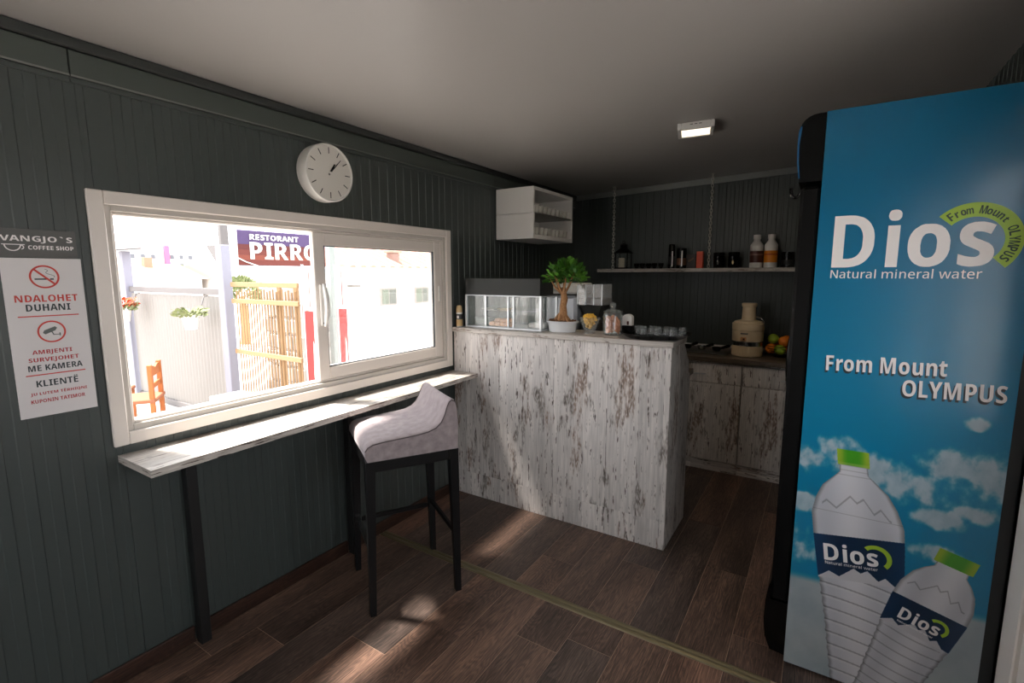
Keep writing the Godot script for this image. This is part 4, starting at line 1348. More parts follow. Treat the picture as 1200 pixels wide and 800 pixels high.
	for k in 60:
		var a := rng.randf() * TAU
		var r := sqrt(rng.randf()) * 0.085
		add_box(soil, Vector3(cos(a) * r, 0.066 + rng.randf() * 0.006, sin(a) * r * 0.75), Vector3(0.012, 0.008, 0.010) * rng.randf_range(0.6, 1.3), 0.002)
	soil.generate_normals()
	part(p, "soil", soil.commit(), M.soil)
	var tr := tool()
	add_tube(tr, [Vector3(-0.004, 0.060, 0), Vector3(0.0, 0.085, 0), Vector3(0.008, 0.12, 0.004), Vector3(0.004, 0.16, 0.0), Vector3(0.012, 0.20, 0), Vector3(0.006, 0.235, 0), Vector3(0.004, 0.27, 0)], [0.040, 0.029, 0.023, 0.020, 0.021, 0.018, 0.013], 12)
	for k in 5:
		var a := TAU * k / 5.0 + 0.3
		add_tube(tr, [Vector3(cos(a) * 0.018, 0.11, sin(a) * 0.018), Vector3(cos(a) * 0.034, 0.085, sin(a) * 0.03), Vector3(cos(a + 0.2) * 0.055, 0.064, sin(a + 0.2) * 0.045)], [0.008, 0.010, 0.007], 6)
	for k in 7:
		var a := TAU * k / 7.0
		var rr := 0.07 + 0.03 * rng.randf()
		add_tube(tr, [Vector3(0.004, 0.225, 0), Vector3(cos(a) * rr * 0.5, 0.27, sin(a) * rr * 0.4), Vector3(cos(a) * rr, 0.33 + 0.03 * rng.randf(), sin(a) * rr * 0.7)], [0.011, 0.006, 0.003], 6)
	tr.generate_normals()
	part(p, "trunk", tr.commit(), M.bark)
	for v in 3:
		var fo := tool()
		for k in 85:
			var a := rng.randf() * TAU
			var el := rng.randf_range(-0.55, 1.45)
			var rad := rng.randf_range(0.55, 1.0)
			var dir := Vector3(cos(a) * cos(el), sin(el), sin(a) * cos(el))
			var lump := 0.85 + 0.2 * sin(a * 3.0 + 0.5)
			var at := Vector3(0.026, 0.332, 0) + Vector3(dir.x * 0.124 * lump, dir.y * 0.072, dir.z * 0.085) * rad
			var ld := (dir * 0.7 + Vector3(rng.randf() - 0.5, rng.randf() * 0.9, rng.randf() - 0.5)).normalized()
			leaf_mesh_into(fo, at, ld, rng.randf_range(0.040, 0.062), rng.randf_range(-0.9, 0.9))
		part(p, "foliage", fo.commit(), M.leaf[v])
	# faceted glass with snacks
	var sx := 0.947
	var sz := -2.69
	var cg := thing("snack_glass", "faceted tapering glass filled with yellow snacks", "glass", Vector3(sx, Y, sz))
	part(cg, "bowl", lathe([Vector2(0, 0), Vector2(0.034, 0), Vector2(0.032, 0.010), Vector2(0.034, 0.014), Vector2(0.066, 0.096), Vector2(0.063, 0.096), Vector2(0.032, 0.018), Vector2(0, 0.016)], 8), M.acrylic)
	var snack := lathe([Vector2(0, -0.010), Vector2(0.009, -0.006), Vector2(0.0115, 0), Vector2(0.008, 0.007), Vector2(0, 0.010)], 8)
	for k in 34:
		var lvl := 0.028 + 0.070 * sqrt((k + 0.5) / 34.0)
		var a := k * 2.4
		var r: float = (0.012 + (lvl - 0.02) * 0.42) * sqrt(fposmod(k * 0.618, 1.0))
		if k > 22:
			lvl = 0.098 + 0.010 * rng.randf()
			r = 0.045 * sqrt(fposmod(k * 0.618, 1.0))
		single("corn_snack", snack, M.snack, "yellow corn snack in the faceted tapering glass", "snack", Vector3(sx + cos(a) * r, Y + lvl, sz + sin(a) * r), Basis.from_euler(Vector3(rng.randf() * 3, rng.randf() * 3, 0)), "snacks in the faceted glass")
	# biscuit jar
	var jx := 1.088
	var jz := -2.69
	var j := thing("glass_jar", "round glass jar of biscuits with a knobbed glass lid", "jar", Vector3(jx, Y, jz))
	part(j, "jar", lathe([Vector2(0, 0), Vector2(0.050, 0), Vector2(0.055, 0.006), Vector2(0.056, 0.115), Vector2(0.050, 0.128), Vector2(0.048, 0.128), Vector2(0.0525, 0.114), Vector2(0.0515, 0.009), Vector2(0, 0.006)], 28), M.glass_thin)
	var lid := part(j, "lid", lathe([Vector2(0, 0.1285), Vector2(0.053, 0.1285), Vector2(0.054, 0.134), Vector2(0.040, 0.144), Vector2(0.014, 0.150), Vector2(0, 0.150)], 28), M.acrylic)
	part(lid, "knob", lathe([Vector2(0, 0.150), Vector2(0.010, 0.150), Vector2(0.010, 0.158), Vector2(0.018, 0.166), Vector2(0.019, 0.176), Vector2(0.012, 0.186), Vector2(0, 0.189)], 10), M.acrylic)
	var bis := lathe([Vector2(0, -0.004), Vector2(0.016, -0.004), Vector2(0.018, 0), Vector2(0.016, 0.004), Vector2(0, 0.005)], 12)
	for k in 30:
		var a := k * 2.1
		single("biscuit", bis, M.biscuit, "round biscuit inside the knobbed glass jar", "biscuit", Vector3(jx + cos(a) * 0.029, Y + 0.022 + 0.0026 * k, jz + sin(a) * 0.029), Basis.from_euler(Vector3(0.5 + rng.randf(), rng.randf() * 3, 0.4)), "biscuits in the glass jar")
	# white tissue dispenser with a dark base behind the jar
	var nd := thing("napkin_holder", "small white round-topped holder with a red mark on a black base", "holder", Vector3(1.150, Y, -2.775))
	part(nd, "base", bbox(Vector3(0.062, 0.052, 0.05), 0.004), M.black, Vector3(0, 0.026, 0))
	var np := PackedVector2Array([Vector2(-0.028, 0.0525), Vector2(0.028, 0.0525), Vector2(0.028, 0.095)])
	for k in 9:
		np.append(Vector2(0.028 * cos(PI * k / 8.0), 0.095 + 0.022 * sin(PI * k / 8.0)))
	part(nd, "shell", prism(np, -0.02, 0.02), M.white)
	part(nd, "red_mark", bbox(Vector3(0.012, 0.022, 0.001), 0.0), M.label_brown, Vector3(0.006, 0.066, 0.0206))
	# black tray with upturned glasses
	var ty := Y + 0.001
	var tray := thing("serving_tray", "round black serving tray at the end of the bar", "tray", Vector3(1.330, ty, -2.705))
	part(tray, "tray", lathe([Vector2(0, 0), Vector2(0.15, 0), Vector2(0.16, 0.004), Vector2(0.186, 0.024), Vector2(0.190, 0.0245), Vector2(0.190, 0.027), Vector2(0.184, 0.027), Vector2(0.156, 0.007), Vector2(0, 0.005)], 48), M.black_gloss)
	var tum := lathe([Vector2(0, 0.048), Vector2(0.015, 0.048), Vector2(0.017, 0.046), Vector2(0.026, 0), Vector2(0.0245, 0), Vector2(0.0155, 0.043), Vector2(0, 0.043)], 12)
	for k in 7:
		single("upturned_glass", tum, M.acrylic, "small clear glass turned upside down on the black tray", "glass", Vector3(1.205 + 0.042 * k, ty + 0.0075, -2.79 + 0.03 * (k % 2)), Basis(), "upturned glasses on the black tray")

# ------------------------------------------------------------------ things on the back worktop

func build_back_things() -> void:
	var Y := 0.8865
	var j := thing("juicer", "cream electric juicer with a feed chute and steel band", "juicer", Vector3(1.635, Y, -4.10))
	var base := tool()
	add_lathe(base, [Vector2(0, 0), Vector2(0.102, 0), Vector2(0.105, 0.004), Vector2(0.105, 0.080), Vector2(0, 0.080)], 40)
	base.generate_normals()
	part(j, "base", base.commit(), M.cream)
	for k in 40:
		var a := TAU * k / 40.0
		part(j, "rib", bbox(Vector3(0.006, 0.066, 0.004), 0.001), M.cream, Vector3(cos(a) * 0.1055, 0.042, sin(a) * 0.1055), Basis(Vector3.UP, PI / 2 - a))
	part(j, "band", lathe([Vector2(0.104, 0.0805), Vector2(0.1055, 0.082), Vector2(0.1055, 0.112), Vector2(0.104, 0.1135)], 40), M.steel)
	part(j, "body", lathe([Vector2(0.100, 0.1135), Vector2(0.108, 0.116), Vector2(0.110, 0.195), Vector2(0.106, 0.196), Vector2(0.106, 0.199), Vector2(0.111, 0.200), Vector2(0.112, 0.246), Vector2(0.106, 0.252), Vector2(0, 0.252)], 40), M.cream)
	part(j, "lid", lathe([Vector2(0.100, 0.2525), Vector2(0.098, 0.262), Vector2(0.060, 0.272), Vector2(0.0, 0.272)], 32), M.cream)
	part(j, "chute", lathe([Vector2(0.050, 0.2725), Vector2(0.048, 0.300), Vector2(0.046, 0.372), Vector2(0.052, 0.376), Vector2(0.054, 0.394), Vector2(0.050, 0.400), Vector2(0, 0.402)], 28), M.cream)
	part(j, "switch", bbox(Vector3(0.040, 0.028, 0.012), 0.003), flat(c8(224, 168, 110), 0.4), Vector3(-0.016, 0.136, 0.108))
	part(j, "switch_key", bbox(Vector3(0.014, 0.012, 0.006), 0.001), M.label_brown, Vector3(-0.012, 0.136, 0.116))
	part(j, "name_plate", bbox(Vector3(0.05, 0.010, 0.002), 0.0), M.grey_ink, Vector3(-0.012, 0.176, 0.1085))
	part(j, "clamp", tube([Vector3(0.055, 0.30, 0.02), Vector3(0.085, 0.298, 0.05), Vector3(0.112, 0.27, 0.055), Vector3(0.117, 0.22, 0.055)], 0.004, 6), M.steel)
	# fruit bowl
	var bx := 1.858
	var bz := -4.16
	var b := thing("fruit_bowl", "dark wire fruit bowl by the juicer", "bowl", Vector3(bx, Y, bz))
	part(b, "foot", lathe([Vector2(0, 0), Vector2(0.045, 0), Vector2(0.04, 0.008), Vector2(0, 0.008)], 20), M.black)
	for k in 5:
		var t := k / 4.0
		var ring := []
		for q in 28:
			ring.append(Vector3(cos(TAU * q / 28) * lerpf(0.05, 0.106, sqrt(t)), 0.010 + 0.075 * t, sin(TAU * q / 28) * lerpf(0.05, 0.106, sqrt(t))))
		part(b, "wire_ring", tube(ring, 0.0025, 5, true), M.black)
	var om := SphereMesh.new()
	om.radius = 0.0385
	om.height = 0.075
	om.radial_segments = 20
	om.rings = 12
	for q in [[0.063, 0.060, 0.0205], [-0.063, 0.060, 0.0205], [-0.039, 0.060, -0.0537], [0.039, 0.060, -0.0537], [0.020, 0.122, 0.040], [0.034, 0.122, -0.036]]:
		single("orange_fruit", om, M.orange, "ripe orange resting on top of the fruit in the dark wire bowl" if q[1] > 0.1 else "ripe orange low against the wires of the dark fruit bowl", "orange", Vector3(bx + q[0], Y + q[1], bz + q[2]), Basis(), "oranges in the fruit bowl")
	var lm := SphereMesh.new()
	lm.radius = 0.037
	lm.height = 0.080
	lm.radial_segments = 20
	lm.rings = 12
	for q in [[-0.052, 0.132, 0.0], [0.0, 0.060, 0.066]]:
		single("lime_fruit", lm, M.lime, "green lime on top of the oranges in the fruit bowl" if q[1] > 0.1 else "green lime low among the oranges in the fruit bowl", "lime", Vector3(bx + q[0], Y + q[1], bz + q[2]), Basis(Vector3.BACK, 1.1), "limes in the fruit bowl")
	single("saucer", lathe([Vector2(0, 0), Vector2(0.03, 0), Vector2(0.05, 0.010), Vector2(0.05, 0.013), Vector2(0.03, 0.004), Vector2(0, 0.004)], 20), M.machine, "small pale saucer between the juicer and the fruit bowl", "saucer", Vector3(1.765, Y, -4.30))
	single("cutting_board", bbox(Vector3(0.012, 0.32, 0.22), 0.004), M.white, "white cutting board standing on edge beside the fruit bowl", "cutting board", Vector3(1.985, Y + 0.1602, -4.06))
	# dark metal tray with two filter handles
	var t := thing("metal_tray", "flat dark metal tray on the worktop behind the bar end", "tray", Vector3(1.33, Y, -4.08))
	part(t, "plate", bbox(Vector3(0.36, 0.008, 0.22), 0.003), flat(c8(110, 108, 96), 0.3, 0.6), Vector3(0, 0.004, 0))
	part(t, "rim", bbox(Vector3(0.36, 0.006, 0.012), 0.002), M.steel, Vector3(0, 0.0115, 0.104))
	for k in 3:
		var ph := thing("filter_handle", "black coffee filter holder lying on the flat dark metal tray", "filter holder", Vector3(1.19 + 0.115 * k, Y + 0.0145, -4.13 + 0.02 * k), 1.2 - 0.12 * k, "filter holders on the metal tray")
		part(ph, "basket", lathe([Vector2(0, 0.004), Vector2(0.024, 0.004), Vector2(0.032, 0.018), Vector2(0.034, 0.034), Vector2(0.031, 0.034), Vector2(0.028, 0.018), Vector2(0, 0.010)], 18), M.steel if k == 1 else M.black_gloss)
		part(ph, "grip", tube([Vector3(0.030, 0.022, 0), Vector3(0.07, 0.026, 0), Vector3(0.13, 0.034, 0)], [0.008, 0.012, 0.013], 8), M.black_gloss)
		part(ph, "cap", lathe([Vector2(0, 0), Vector2(0.011, 0), Vector2(0.009, 0.006), Vector2(0, 0.007)], 10), M.steel, Vector3(0.13, 0.034, 0), Basis(Vector3.BACK, -PI / 2))

# ------------------------------------------------------------------ hanging shelf

func build_shelf_things() -> void:
	var sh := thing("hanging_shelf", "long grey wooden shelf on the back wall, hung from chains", "shelf", Vector3.ZERO)
	span(sh, "board", Vector3(0.335, 1.5225, FAR_Z + 0.002), Vector3(2.20, 1.552, -4.25), M.wash_grey, 0.002, 0, Vector2(0.4, 0.8))
	for x in [0.475, 1.292]:
		var ch := thing("hanging_chain", ["steel chain from the ceiling down to the lantern end of the shelf", "steel chain from the ceiling down to the middle of the shelf"][0 if x < 1 else 1], "chain", Vector3(x, 1.552, -4.275), 0.0, "chains holding the shelf")
		var link := []
		for k in 12:
			var a := TAU * k / 12
			link.append(Vector3(0.0085 * cos(a), 0.0125 * sin(a) + (0.004 if sin(a) > 0 else -0.004), 0))
		var lm := tube(link, 0.0030, 5, true)
		var top: float = ceil_y(x) - 1.552
		var n := int((top - 0.012) / 0.0245)
		for k in n + 1:
			part(ch, "link", lm, M.chain, Vector3(0, 0.017 + (top - 0.036) * k / n, 0), Basis(Vector3.UP, 0.5 + (PI / 2 if k % 2 else 0.0)))
		part(ch, "hook_plate", bbox(Vector3(0.03, 0.003, 0.02), 0.0), M.chain, Vector3(0, top - 0.0025, 0))
	var Y := 1.5523
	var Z := -4.345
	# lantern with candle
	var ln := thing("candle_lantern", "dark metal lantern at the chain end of the shelf", "lantern", Vector3(0.548, Y, Z))
	part(ln, "base", bbox(Vector3(0.125, 0.012, 0.125), 0.003), M.black, Vector3(0, 0.006, 0))
	for sx in [-1, 1]:
		for sz in [-1, 1]:
			part(ln, "post", bbox(Vector3(0.008, 0.125, 0.008), 0.001), M.black, Vector3(sx * 0.054, 0.0745, sz * 0.054))
	for s in [[Vector3(0, 0.0745, 0.054), Vector3(0.099, 0.124, 0.002)], [Vector3(0, 0.0745, -0.054), Vector3(0.099, 0.124, 0.002)], [Vector3(0.054, 0.0745, 0), Vector3(0.002, 0.124, 0.099)], [Vector3(-0.054, 0.0745, 0), Vector3(0.002, 0.124, 0.099)]]:
		part(ln, "pane", bbox(s[1], 0.0), M.glass_thin, s[0])
	part(ln, "roof", lathe([Vector2(0, 0.137), Vector2(0.090, 0.137), Vector2(0.091, 0.143), Vector2(0.034, 0.182), Vector2(0.032, 0.210), Vector2(0.040, 0.213), Vector2(0.012, 0.226), Vector2(0, 0.227)], 4), M.black, Vector3.ZERO, Basis(Vector3.UP, PI / 4))
	part(ln, "ring", tube(range(12).map(func(k): return Vector3(0.012 * cos(TAU * k / 12), 0.237 + 0.012 * sin(TAU * k / 12), 0)), 0.002, 5, true), M.black)
	single("candle", lathe([Vector2(0, 0), Vector2(0.026, 0), Vector2(0.027, 0.002), Vector2(0.027, 0.082), Vector2(0.022, 0.085), Vector2(0, 0.082)], 20), M.wax, "cream pillar candle inside the dark lantern", "candle", Vector3(0.535, Y + 0.0122, Z + 0.012))
	# row of small black cups
	var cup := thing("black_cup", "small black espresso cup in the row beside the lantern", "cup", Vector3(0.672, Y, Z), 0.4, "black cups on the shelf")
	part(cup, "body", lathe([Vector2(0, 0), Vector2(0.013, 0), Vector2(0.015, 0.004), Vector2(0.022, 0.030), Vector2(0.0225, 0.046), Vector2(0.0205, 0.046), Vector2(0.019, 0.03), Vector2(0.012, 0.006), Vector2(0, 0.005)], 18), M.black_gloss)
	part(cup, "handle", tube([Vector3(0.021, 0.040, 0), Vector3(0.034, 0.036, 0), Vector3(0.034, 0.022, 0), Vector3(0.020, 0.016, 0)], 0.003, 6), M.black_gloss)
	for k in range(1, 5):
		copy_of(cup, Vector3(0.672 + 0.054 * k, Y, Z + 0.01 * (k % 2)), 0.4 + 0.3 * k)
	# black tins and the orange box
	var tin := func(called: String, label: String, x: float, r: float, h: float, band: Color, z := Z) -> Node3D:
		var o := thing(called, label, "tin", Vector3(x, Y, z))
		part(o, "body", lathe([Vector2(0, 0), Vector2(r, 0), Vector2(r, h * 0.90), Vector2(r * 0.97, h * 0.91), Vector2(r * 0.97, h * 0.99), Vector2(0, h)], 24), M.black_gloss)
		part(o, "label", lathe([Vector2(r + 0.0004, h * 0.16), Vector2(r + 0.0004, h * 0.5)], 24), flat(band, 0.5))
		return o
	tin.call("coffee_tin", "tall slim black tin beside the row of black cups", 0.976, 0.026, 0.205, c8(34, 34, 34))
	tin.call("coffee_tin", "black tin with a brown band next to the tall slim tin", 1.055, 0.040, 0.170, c8(120, 84, 64), Z - 0.02)
	part(get_node("coffee_tin"), "stripe", bbox(Vector3(0.010, 0.13, 0.001), 0.0), M.light_print, Vector3(0.012, 0.08, 0.0245))
	part(get_node("coffee_tin_001"), "stripe", bbox(Vector3(0.010, 0.13, 0.002), 0.0), M.light_print, Vector3(0.012, 0.082, 0.040))
	var cb := thing("dark_carton", "dark brown carton leaning beside the orange box on the shelf", "carton", Vector3(1.145, Y, Z))
	part(cb, "carton", bbox(Vector3(0.072, 0.118, 0.06), 0.001), flat(c8(40, 26, 20), 0.5), Vector3(0, 0.059, 0))
	part(cb, "stripe", bbox(Vector3(0.05, 0.012, 0.001), 0.0), flat(c8(110, 74, 44), 0.5), Vector3(0, 0.07, 0.0306), Basis(Vector3.BACK, 0.6))
	var ob := thing("orange_box", "upright bright orange cardboard box on the shelf", "box", Vector3(1.213, Y, Z + 0.01))
	part(ob, "carton", bbox(Vector3(0.050, 0.136, 0.05), 0.0012), M.red_box, Vector3(0, 0.068, 0))
	part(ob, "flap", bbox(Vector3(0.050, 0.001, 0.049), 0.0), M.label_orange, Vector3(0, 0.1367, 0))
	var jar := thing("black_jar", "squat black jar with a tiny label, nearer the chain", "jar", Vector3(1.358, Y, Z), 0.0, "squat black jars on the shelf")
	part(jar, "body", lathe([Vector2(0, 0), Vector2(0.040, 0), Vector2(0.042, 0.004), Vector2(0.042, 0.095), Vector2(0.038, 0.100), Vector2(0, 0.100)], 24), M.black_gloss)
	part(jar, "lid", lathe([Vector2(0, 0.1005), Vector2(0.043, 0.1005), Vector2(0.043, 0.122), Vector2(0.040, 0.125), Vector2(0, 0.125)], 24), M.black)
	part(jar, "label", lathe([Vector2(0, 0), Vector2(0.014, 0), Vector2(0.014, 0.001), Vector2(0, 0.001)], 16, 0.55, 1.2), M.grey_print, Vector3(0, 0.045, 0.0415), Basis(Vector3.RIGHT, PI / 2))
	var jar2: Node3D = copy_of(jar, Vector3(1.470, Y, Z), 0.0, "squat black jar with a pale oval label, beside the white bottles")
	jar2.get_child(2).material_override = M.label_cream
	# two white bottles
	for k in 2:
		var x: float = [1.632, 1.733][k]
		var bt := thing("syrup_bottle", ["white bottle with a dark brown label on the shelf", "white bottle with an orange label on the shelf"][k], "bottle", Vector3(x, Y, Z), 0.0, "white bottles on the shelf")
		part(bt, "body", lathe([Vector2(0, 0), Vector2(0.044, 0), Vector2(0.047, 0.004), Vector2(0.047, 0.165), Vector2(0.046, 0.176), Vector2(0.024, 0.208), Vector2(0.023, 0.222), Vector2(0, 0.222)], 28), M.white)
		part(bt, "label", lathe([Vector2(0.0474, 0.040), Vector2(0.0474, 0.130)], 28), [M.label_brown, M.label_orange][k])
		part(bt, "label_band", lathe([Vector2(0.0477, 0.095), Vector2(0.0477, 0.108)], 28), [flat(c8(150, 110, 100), 0.5), flat(c8(206, 92, 30), 0.5)][k])
		part(bt, "cap", lathe([Vector2(0.026, 0.2225), Vector2(0.027, 0.224), Vector2(0.027, 0.252), Vector2(0.025, 0.255), Vector2(0, 0.255)], 24), M.white)
	tin.call("coffee_tin", "wide plain black tin at the fridge end of the shelf", 1.850, 0.042, 0.120, c8(30, 32, 32), Z - 0.02)
	single("menu_card", bbox(Vector3(0.008, 0.25, 0.12), 0.002), M.white_matt, "pale upright card at the fridge end of the shelf", "card", Vector3(1.925, Y + 0.1253, Z + 0.03), Basis(Vector3.UP, 0.08))

# ------------------------------------------------------------------ outside

func build_outside() -> void:
	var G := -0.2
	var gm := flat(c8(196, 192, 187), 0.9)
	gm.albedo_texture = noise_tex(0.02, 33, Color(0.86, 0.86, 0.86), Color(1, 1, 1), 512)
	gm.uv1_triplanar = true
	gm.uv1_world_triplanar = true
	gm.uv1_scale = Vector3(0.2, 0.2, 0.2)
	var g := struct("ground", "pale paved ground outside")
	span(g, "paving", Vector3(-90, G - 0.3, -80), Vector3(40, G - 0.001, 60), gm, 0.0)
	var grey := flat(c8(128, 128, 140), 0.6)
	var rail := flat(c8(98, 94, 93), 0.6)
	var poly := flat(c8(120, 116, 112), 0.5)
	poly.backlight_enabled = true
	poly.backlight = c8(100, 97, 93)
	var ZF := -2.95
	# translucent corrugated screen
	var f := thing("terrace_screen", "white corrugated translucent screen panel between two grey posts", "screen", Vector3(0, G, 0))
	var st := tool()
	st.set_smooth_group(1)
	var x := -5.98
	while x < -3.62:
		var xa := x
		var xb := x + 0.019
		var za := ZF + 0.012 * sin(xa * TAU / 0.076)
		var zb := ZF + 0.012 * sin(xb * TAU / 0.076)
		quad(st, Vector3(xa, 0.08, za), Vector3(xb, 0.08, zb), Vector3(xb, 1.46, zb), Vector3(xa, 1.46, za), Vector3.BACK)
		x += 0.019
	st.generate_normals()
	part(f, "sheet", st.commit(), poly)
	span(f, "top_rail", Vector3(-5.985, 1.48, ZF - 0.03), Vector3(-3.585, 1.55, ZF + 0.03), rail, 0.003)
	span(f, "bottom_rail", Vector3(-5.985, 0.0, ZF - 0.03), Vector3(-3.585, 0.08, ZF + 0.03), rail, 0.003)
	for k in 2:
		var px: float = [-6.05, -3.52][k]
		var po := thing("terrace_post", ["grey steel terrace post beside the orange flowers", "grey steel terrace post beside the bamboo gate"][k], "post", Vector3(px, G, ZF + 0.02))
		part(po, "shaft", bbox(Vector3(0.12, 2.03, 0.10), 0.006), grey, Vector3(0, 1.015, 0))
		part(po, "gusset", prism(PackedVector2Array([Vector2(-0.28, 2.03), Vector2(-0.06, 2.03), Vector2(-0.06, 1.80)]), -0.03, 0.03), rail) if k == 1 else part(po, "cap_plate", bbox(Vector3(0.42, 0.025, 0.34), 0.003), rail, Vector3(0.04, 2.045, 0.06), Basis(Vector3.RIGHT, 0.12))
	# flower pots hooked on the screen
	for k in 2:
		var fp := thing("flower_pot", ["white hanging flower pot with orange flowers", "white hanging flower pot with green leaves"][k], "flower pot", Vector3([-5.62, -3.86][k], 0.90, ZF + 0.25))
		part(fp, "pot", lathe([Vector2(0, 0), Vector2(0.06, 0), Vector2(0.085, 0.14), Vector2(0.09, 0.145), Vector2(0.08, 0.145), Vector2(0.06, 0.10), Vector2(0, 0.10)], 18), M.white)
		part(fp, "hook", tube([Vector3(0, 0.14, -0.085), Vector3(0, 0.36, -0.16), Vector3(0, 0.37, -0.205)], 0.006, 6), rail)
		var fo := tool()
		var fl := tool()
		for q in 90:
			var a := rng.randf() * TAU
			var r := 0.13 * sqrt(rng.randf())
			leaf_mesh_into(fo, Vector3(cos(a) * r, 0.13 + rng.randf() * 0.08, sin(a) * r), Vector3(cos(a), rng.randf() * 1.3, sin(a)), 0.07, rng.randf())
			if k == 0:
				leaf_mesh_into(fl, Vector3(cos(a) * r, 0.18 + rng.randf() * 0.10, sin(a) * r), Vector3(cos(a), 0.3 + rng.randf(), sin(a)), 0.07, rng.randf())
		part(fp, "leaves", fo.commit(), M.pale_leaf)
		if k == 0:
			part(fp, "flowers", fl.commit(), flat(c8(196, 78, 34), 0.7))
	# wooden chairs on the terrace
	var pine := flat(c8(158, 90, 42), 0.7)
	var seat_m := flat(c8(138, 84, 56), 0.8)
	var ch := thing("terrace_chair", "orange pine chair standing in front of the white screen", "chair", Vector3(-3.72, G, -2.06), -0.60)
	for sx in [-1.0, 1.0]:
		part(ch, "leg", bbox(Vector3(0.04, 0.44, 0.04), 0.004), pine, Vector3(sx * 0.17, 0.22, 0.18))
		part(ch, "back_post", bbox(Vector3(0.045, 0.82, 0.04), 0.004), pine, Vector3(sx * 0.17, 0.41, -0.18))
	part(ch, "seat", bbox(Vector3(0.40, 0.04, 0.42), 0.008), seat_m, Vector3(0, 0.46, 0))
	part(ch, "seat_rail", bbox(Vector3(0.36, 0.05, 0.03), 0.003), pine, Vector3(0, 0.41, 0.18))
	part(ch, "top_slat", prism(PackedVector2Array([Vector2(-0.16, 0.70), Vector2(0.16, 0.70), Vector2(0.16, 0.80), Vector2(0.08, 0.80), Vector2(0.0, 0.775), Vector2(-0.08, 0.80), Vector2(-0.16, 0.80)]), -0.19, -0.17), pine)
	part(ch, "back_slat", bbox(Vector3(0.30, 0.05, 0.018), 0.003), pine, Vector3(0, 0.60, -0.18))
	copy_of(ch, Vector3(-4.35, G, -2.02), 2.5, "orange pine chair half hidden at the edge of the window")
	# bamboo slat gate in line with the screen
	var bam := flat(c8(146, 116, 82), 0.8)
	var gate := thing("bamboo_gate", "pale bamboo slat gate beside the stone pillar", "gate", Vector3(0, G, 0))
	for k in 22:
		var gx := -3.38 + 0.053 * k
		part(gate, "slat", lathe([Vector2(0, 0.05), Vector2(0.008, 0.05), Vector2(0.0075, 0.8), Vector2(0.008, 1.52 + 0.04 * fposmod(k * 0.37, 1.0)), Vector2(0, 1.53 + 0.04 * fposmod(k * 0.37, 1.0))], 7), bam, Vector3(gx, 0, ZF - 0.02))
	for y in [1.60, 1.42, 0.86, 0.30]:
		span(gate, "rail", Vector3(-3.42, y - 0.025, ZF - 0.005), Vector3(-2.22, y + 0.025, ZF + 0.02), bam, 0.004)
	for gx in [-2.62, -2.34, -2.20]:
		span(gate, "gate_post", Vector3(gx - 0.03, 0.0, ZF - 0.06), Vector3(gx + 0.03, 1.60, ZF - 0.035), bam, 0.004)
	# stone pillar behind the gate
	var stone := [flat(c8(176, 168, 160), 0.9), flat(c8(196, 190, 184), 0.9), flat(c8(156, 150, 146), 0.9)]
	var pil := thing("stone_pillar", "rough grey stone pillar behind the bamboo gate", "pillar", Vector3(-2.84, G, ZF - 0.42))
	part(pil, "core", bbox(Vector3(0.62, 1.62, 0.40), 0.01), flat(c8(206, 202, 196), 0.95), Vector3(0, 0.81, 0))
	for r in 9:
		for q in 4:
			var w := 0.14 + 0.02 * rng.randf()
			part(pil, "stone", bbox(Vector3(w, 0.15 + 0.02 * rng.randf(), 0.05), 0.018), stone[rng.randi() % 3], Vector3(-0.24 + 0.158 * q + (0.03 if r % 2 else -0.02), 0.10 + 0.176 * r, 0.205 + 0.01 * rng.randf()))
		for q in 2:
			part(pil, "stone", bbox(Vector3(0.05, 0.15, 0.17), 0.018), stone[rng.randi() % 3], Vector3(0.315, 0.10 + 0.176 * r, -0.09 + 0.185 * q))
	# white planter in front of the gate
	var pl := thing("white_planter", "square white planter in front of the bamboo gate", "planter", Vector3(-2.95, G, ZF + 0.30))
	part(pl, "box", bbox(Vector3(0.34, 0.42, 0.30), 0.01), M.white, Vector3(0, 0.21, 0))
	part(pl, "rim", bbox(Vector3(0.38, 0.05, 0.34), 0.008), M.white, Vector3(0, 0.445, 0))
	# red and white banner
	for k in 2:
		var bx: float = [-1.98, -2.03][k]
		var bn := thing("advert_banner", ["tall red and white banner seen past the window sash edge", "tall red and white banner seen through the closed sash"][k], "banner", Vector3(bx, G, [ZF + 0.05, ZF - 0.36][k]))
		part(bn, "pole", tube([Vector3(-0.10, 0, 0), Vector3(-0.10, 1.8, 0)], 0.012, 8), M.alu)
		part(bn, "red_cloth", bbox(Vector3([0.17, 0.12][k], 0.68, 0.012), 0.003), flat(c8(188, 36, 34), 0.8), Vector3(-0.01, 1.02, 0))
		part(bn, "white_cloth", bbox(Vector3([0.17, 0.12][k], 0.42, 0.012), 0.003), M.white_matt, Vector3(-0.01, 1.575, 0))
		part(bn, "red_lettering", bbox(Vector3(0.012, 0.34, 0.001), 0.0), flat(c8(188, 36, 34), 0.8), Vector3(0.0, 1.57, 0.0068))
		part(bn, "white_swash", prism(PackedVector2Array([Vector2(0.01, 0.72), Vector2(0.045, 0.70), Vector2(0.045, 1.0), Vector2(0.02, 1.08)]), 0.0062, 0.0068), M.white_matt)
	var gp := thing("green_post", "grey green post seen through the closed sash", "post", Vector3(-2.40, G, -3.47))
	part(gp, "shaft", bbox(Vector3(0.07, 2.3, 0.07), 0.005), flat(c8(150, 160, 156), 0.6), Vector3(0, 1.15, 0))
	part(gp, "foot_plate", bbox(Vector3(0.16, 0.02, 0.16), 0.003), rail, Vector3(0, 0.01, 0))
	# restaurant sign
	var SX := -3.9
	var sg := thing("restaurant_sign", "purple and brown restaurant sign with white lettering on a grey frame", "sign", Vector3(SX, 0, 0), PI / 2)
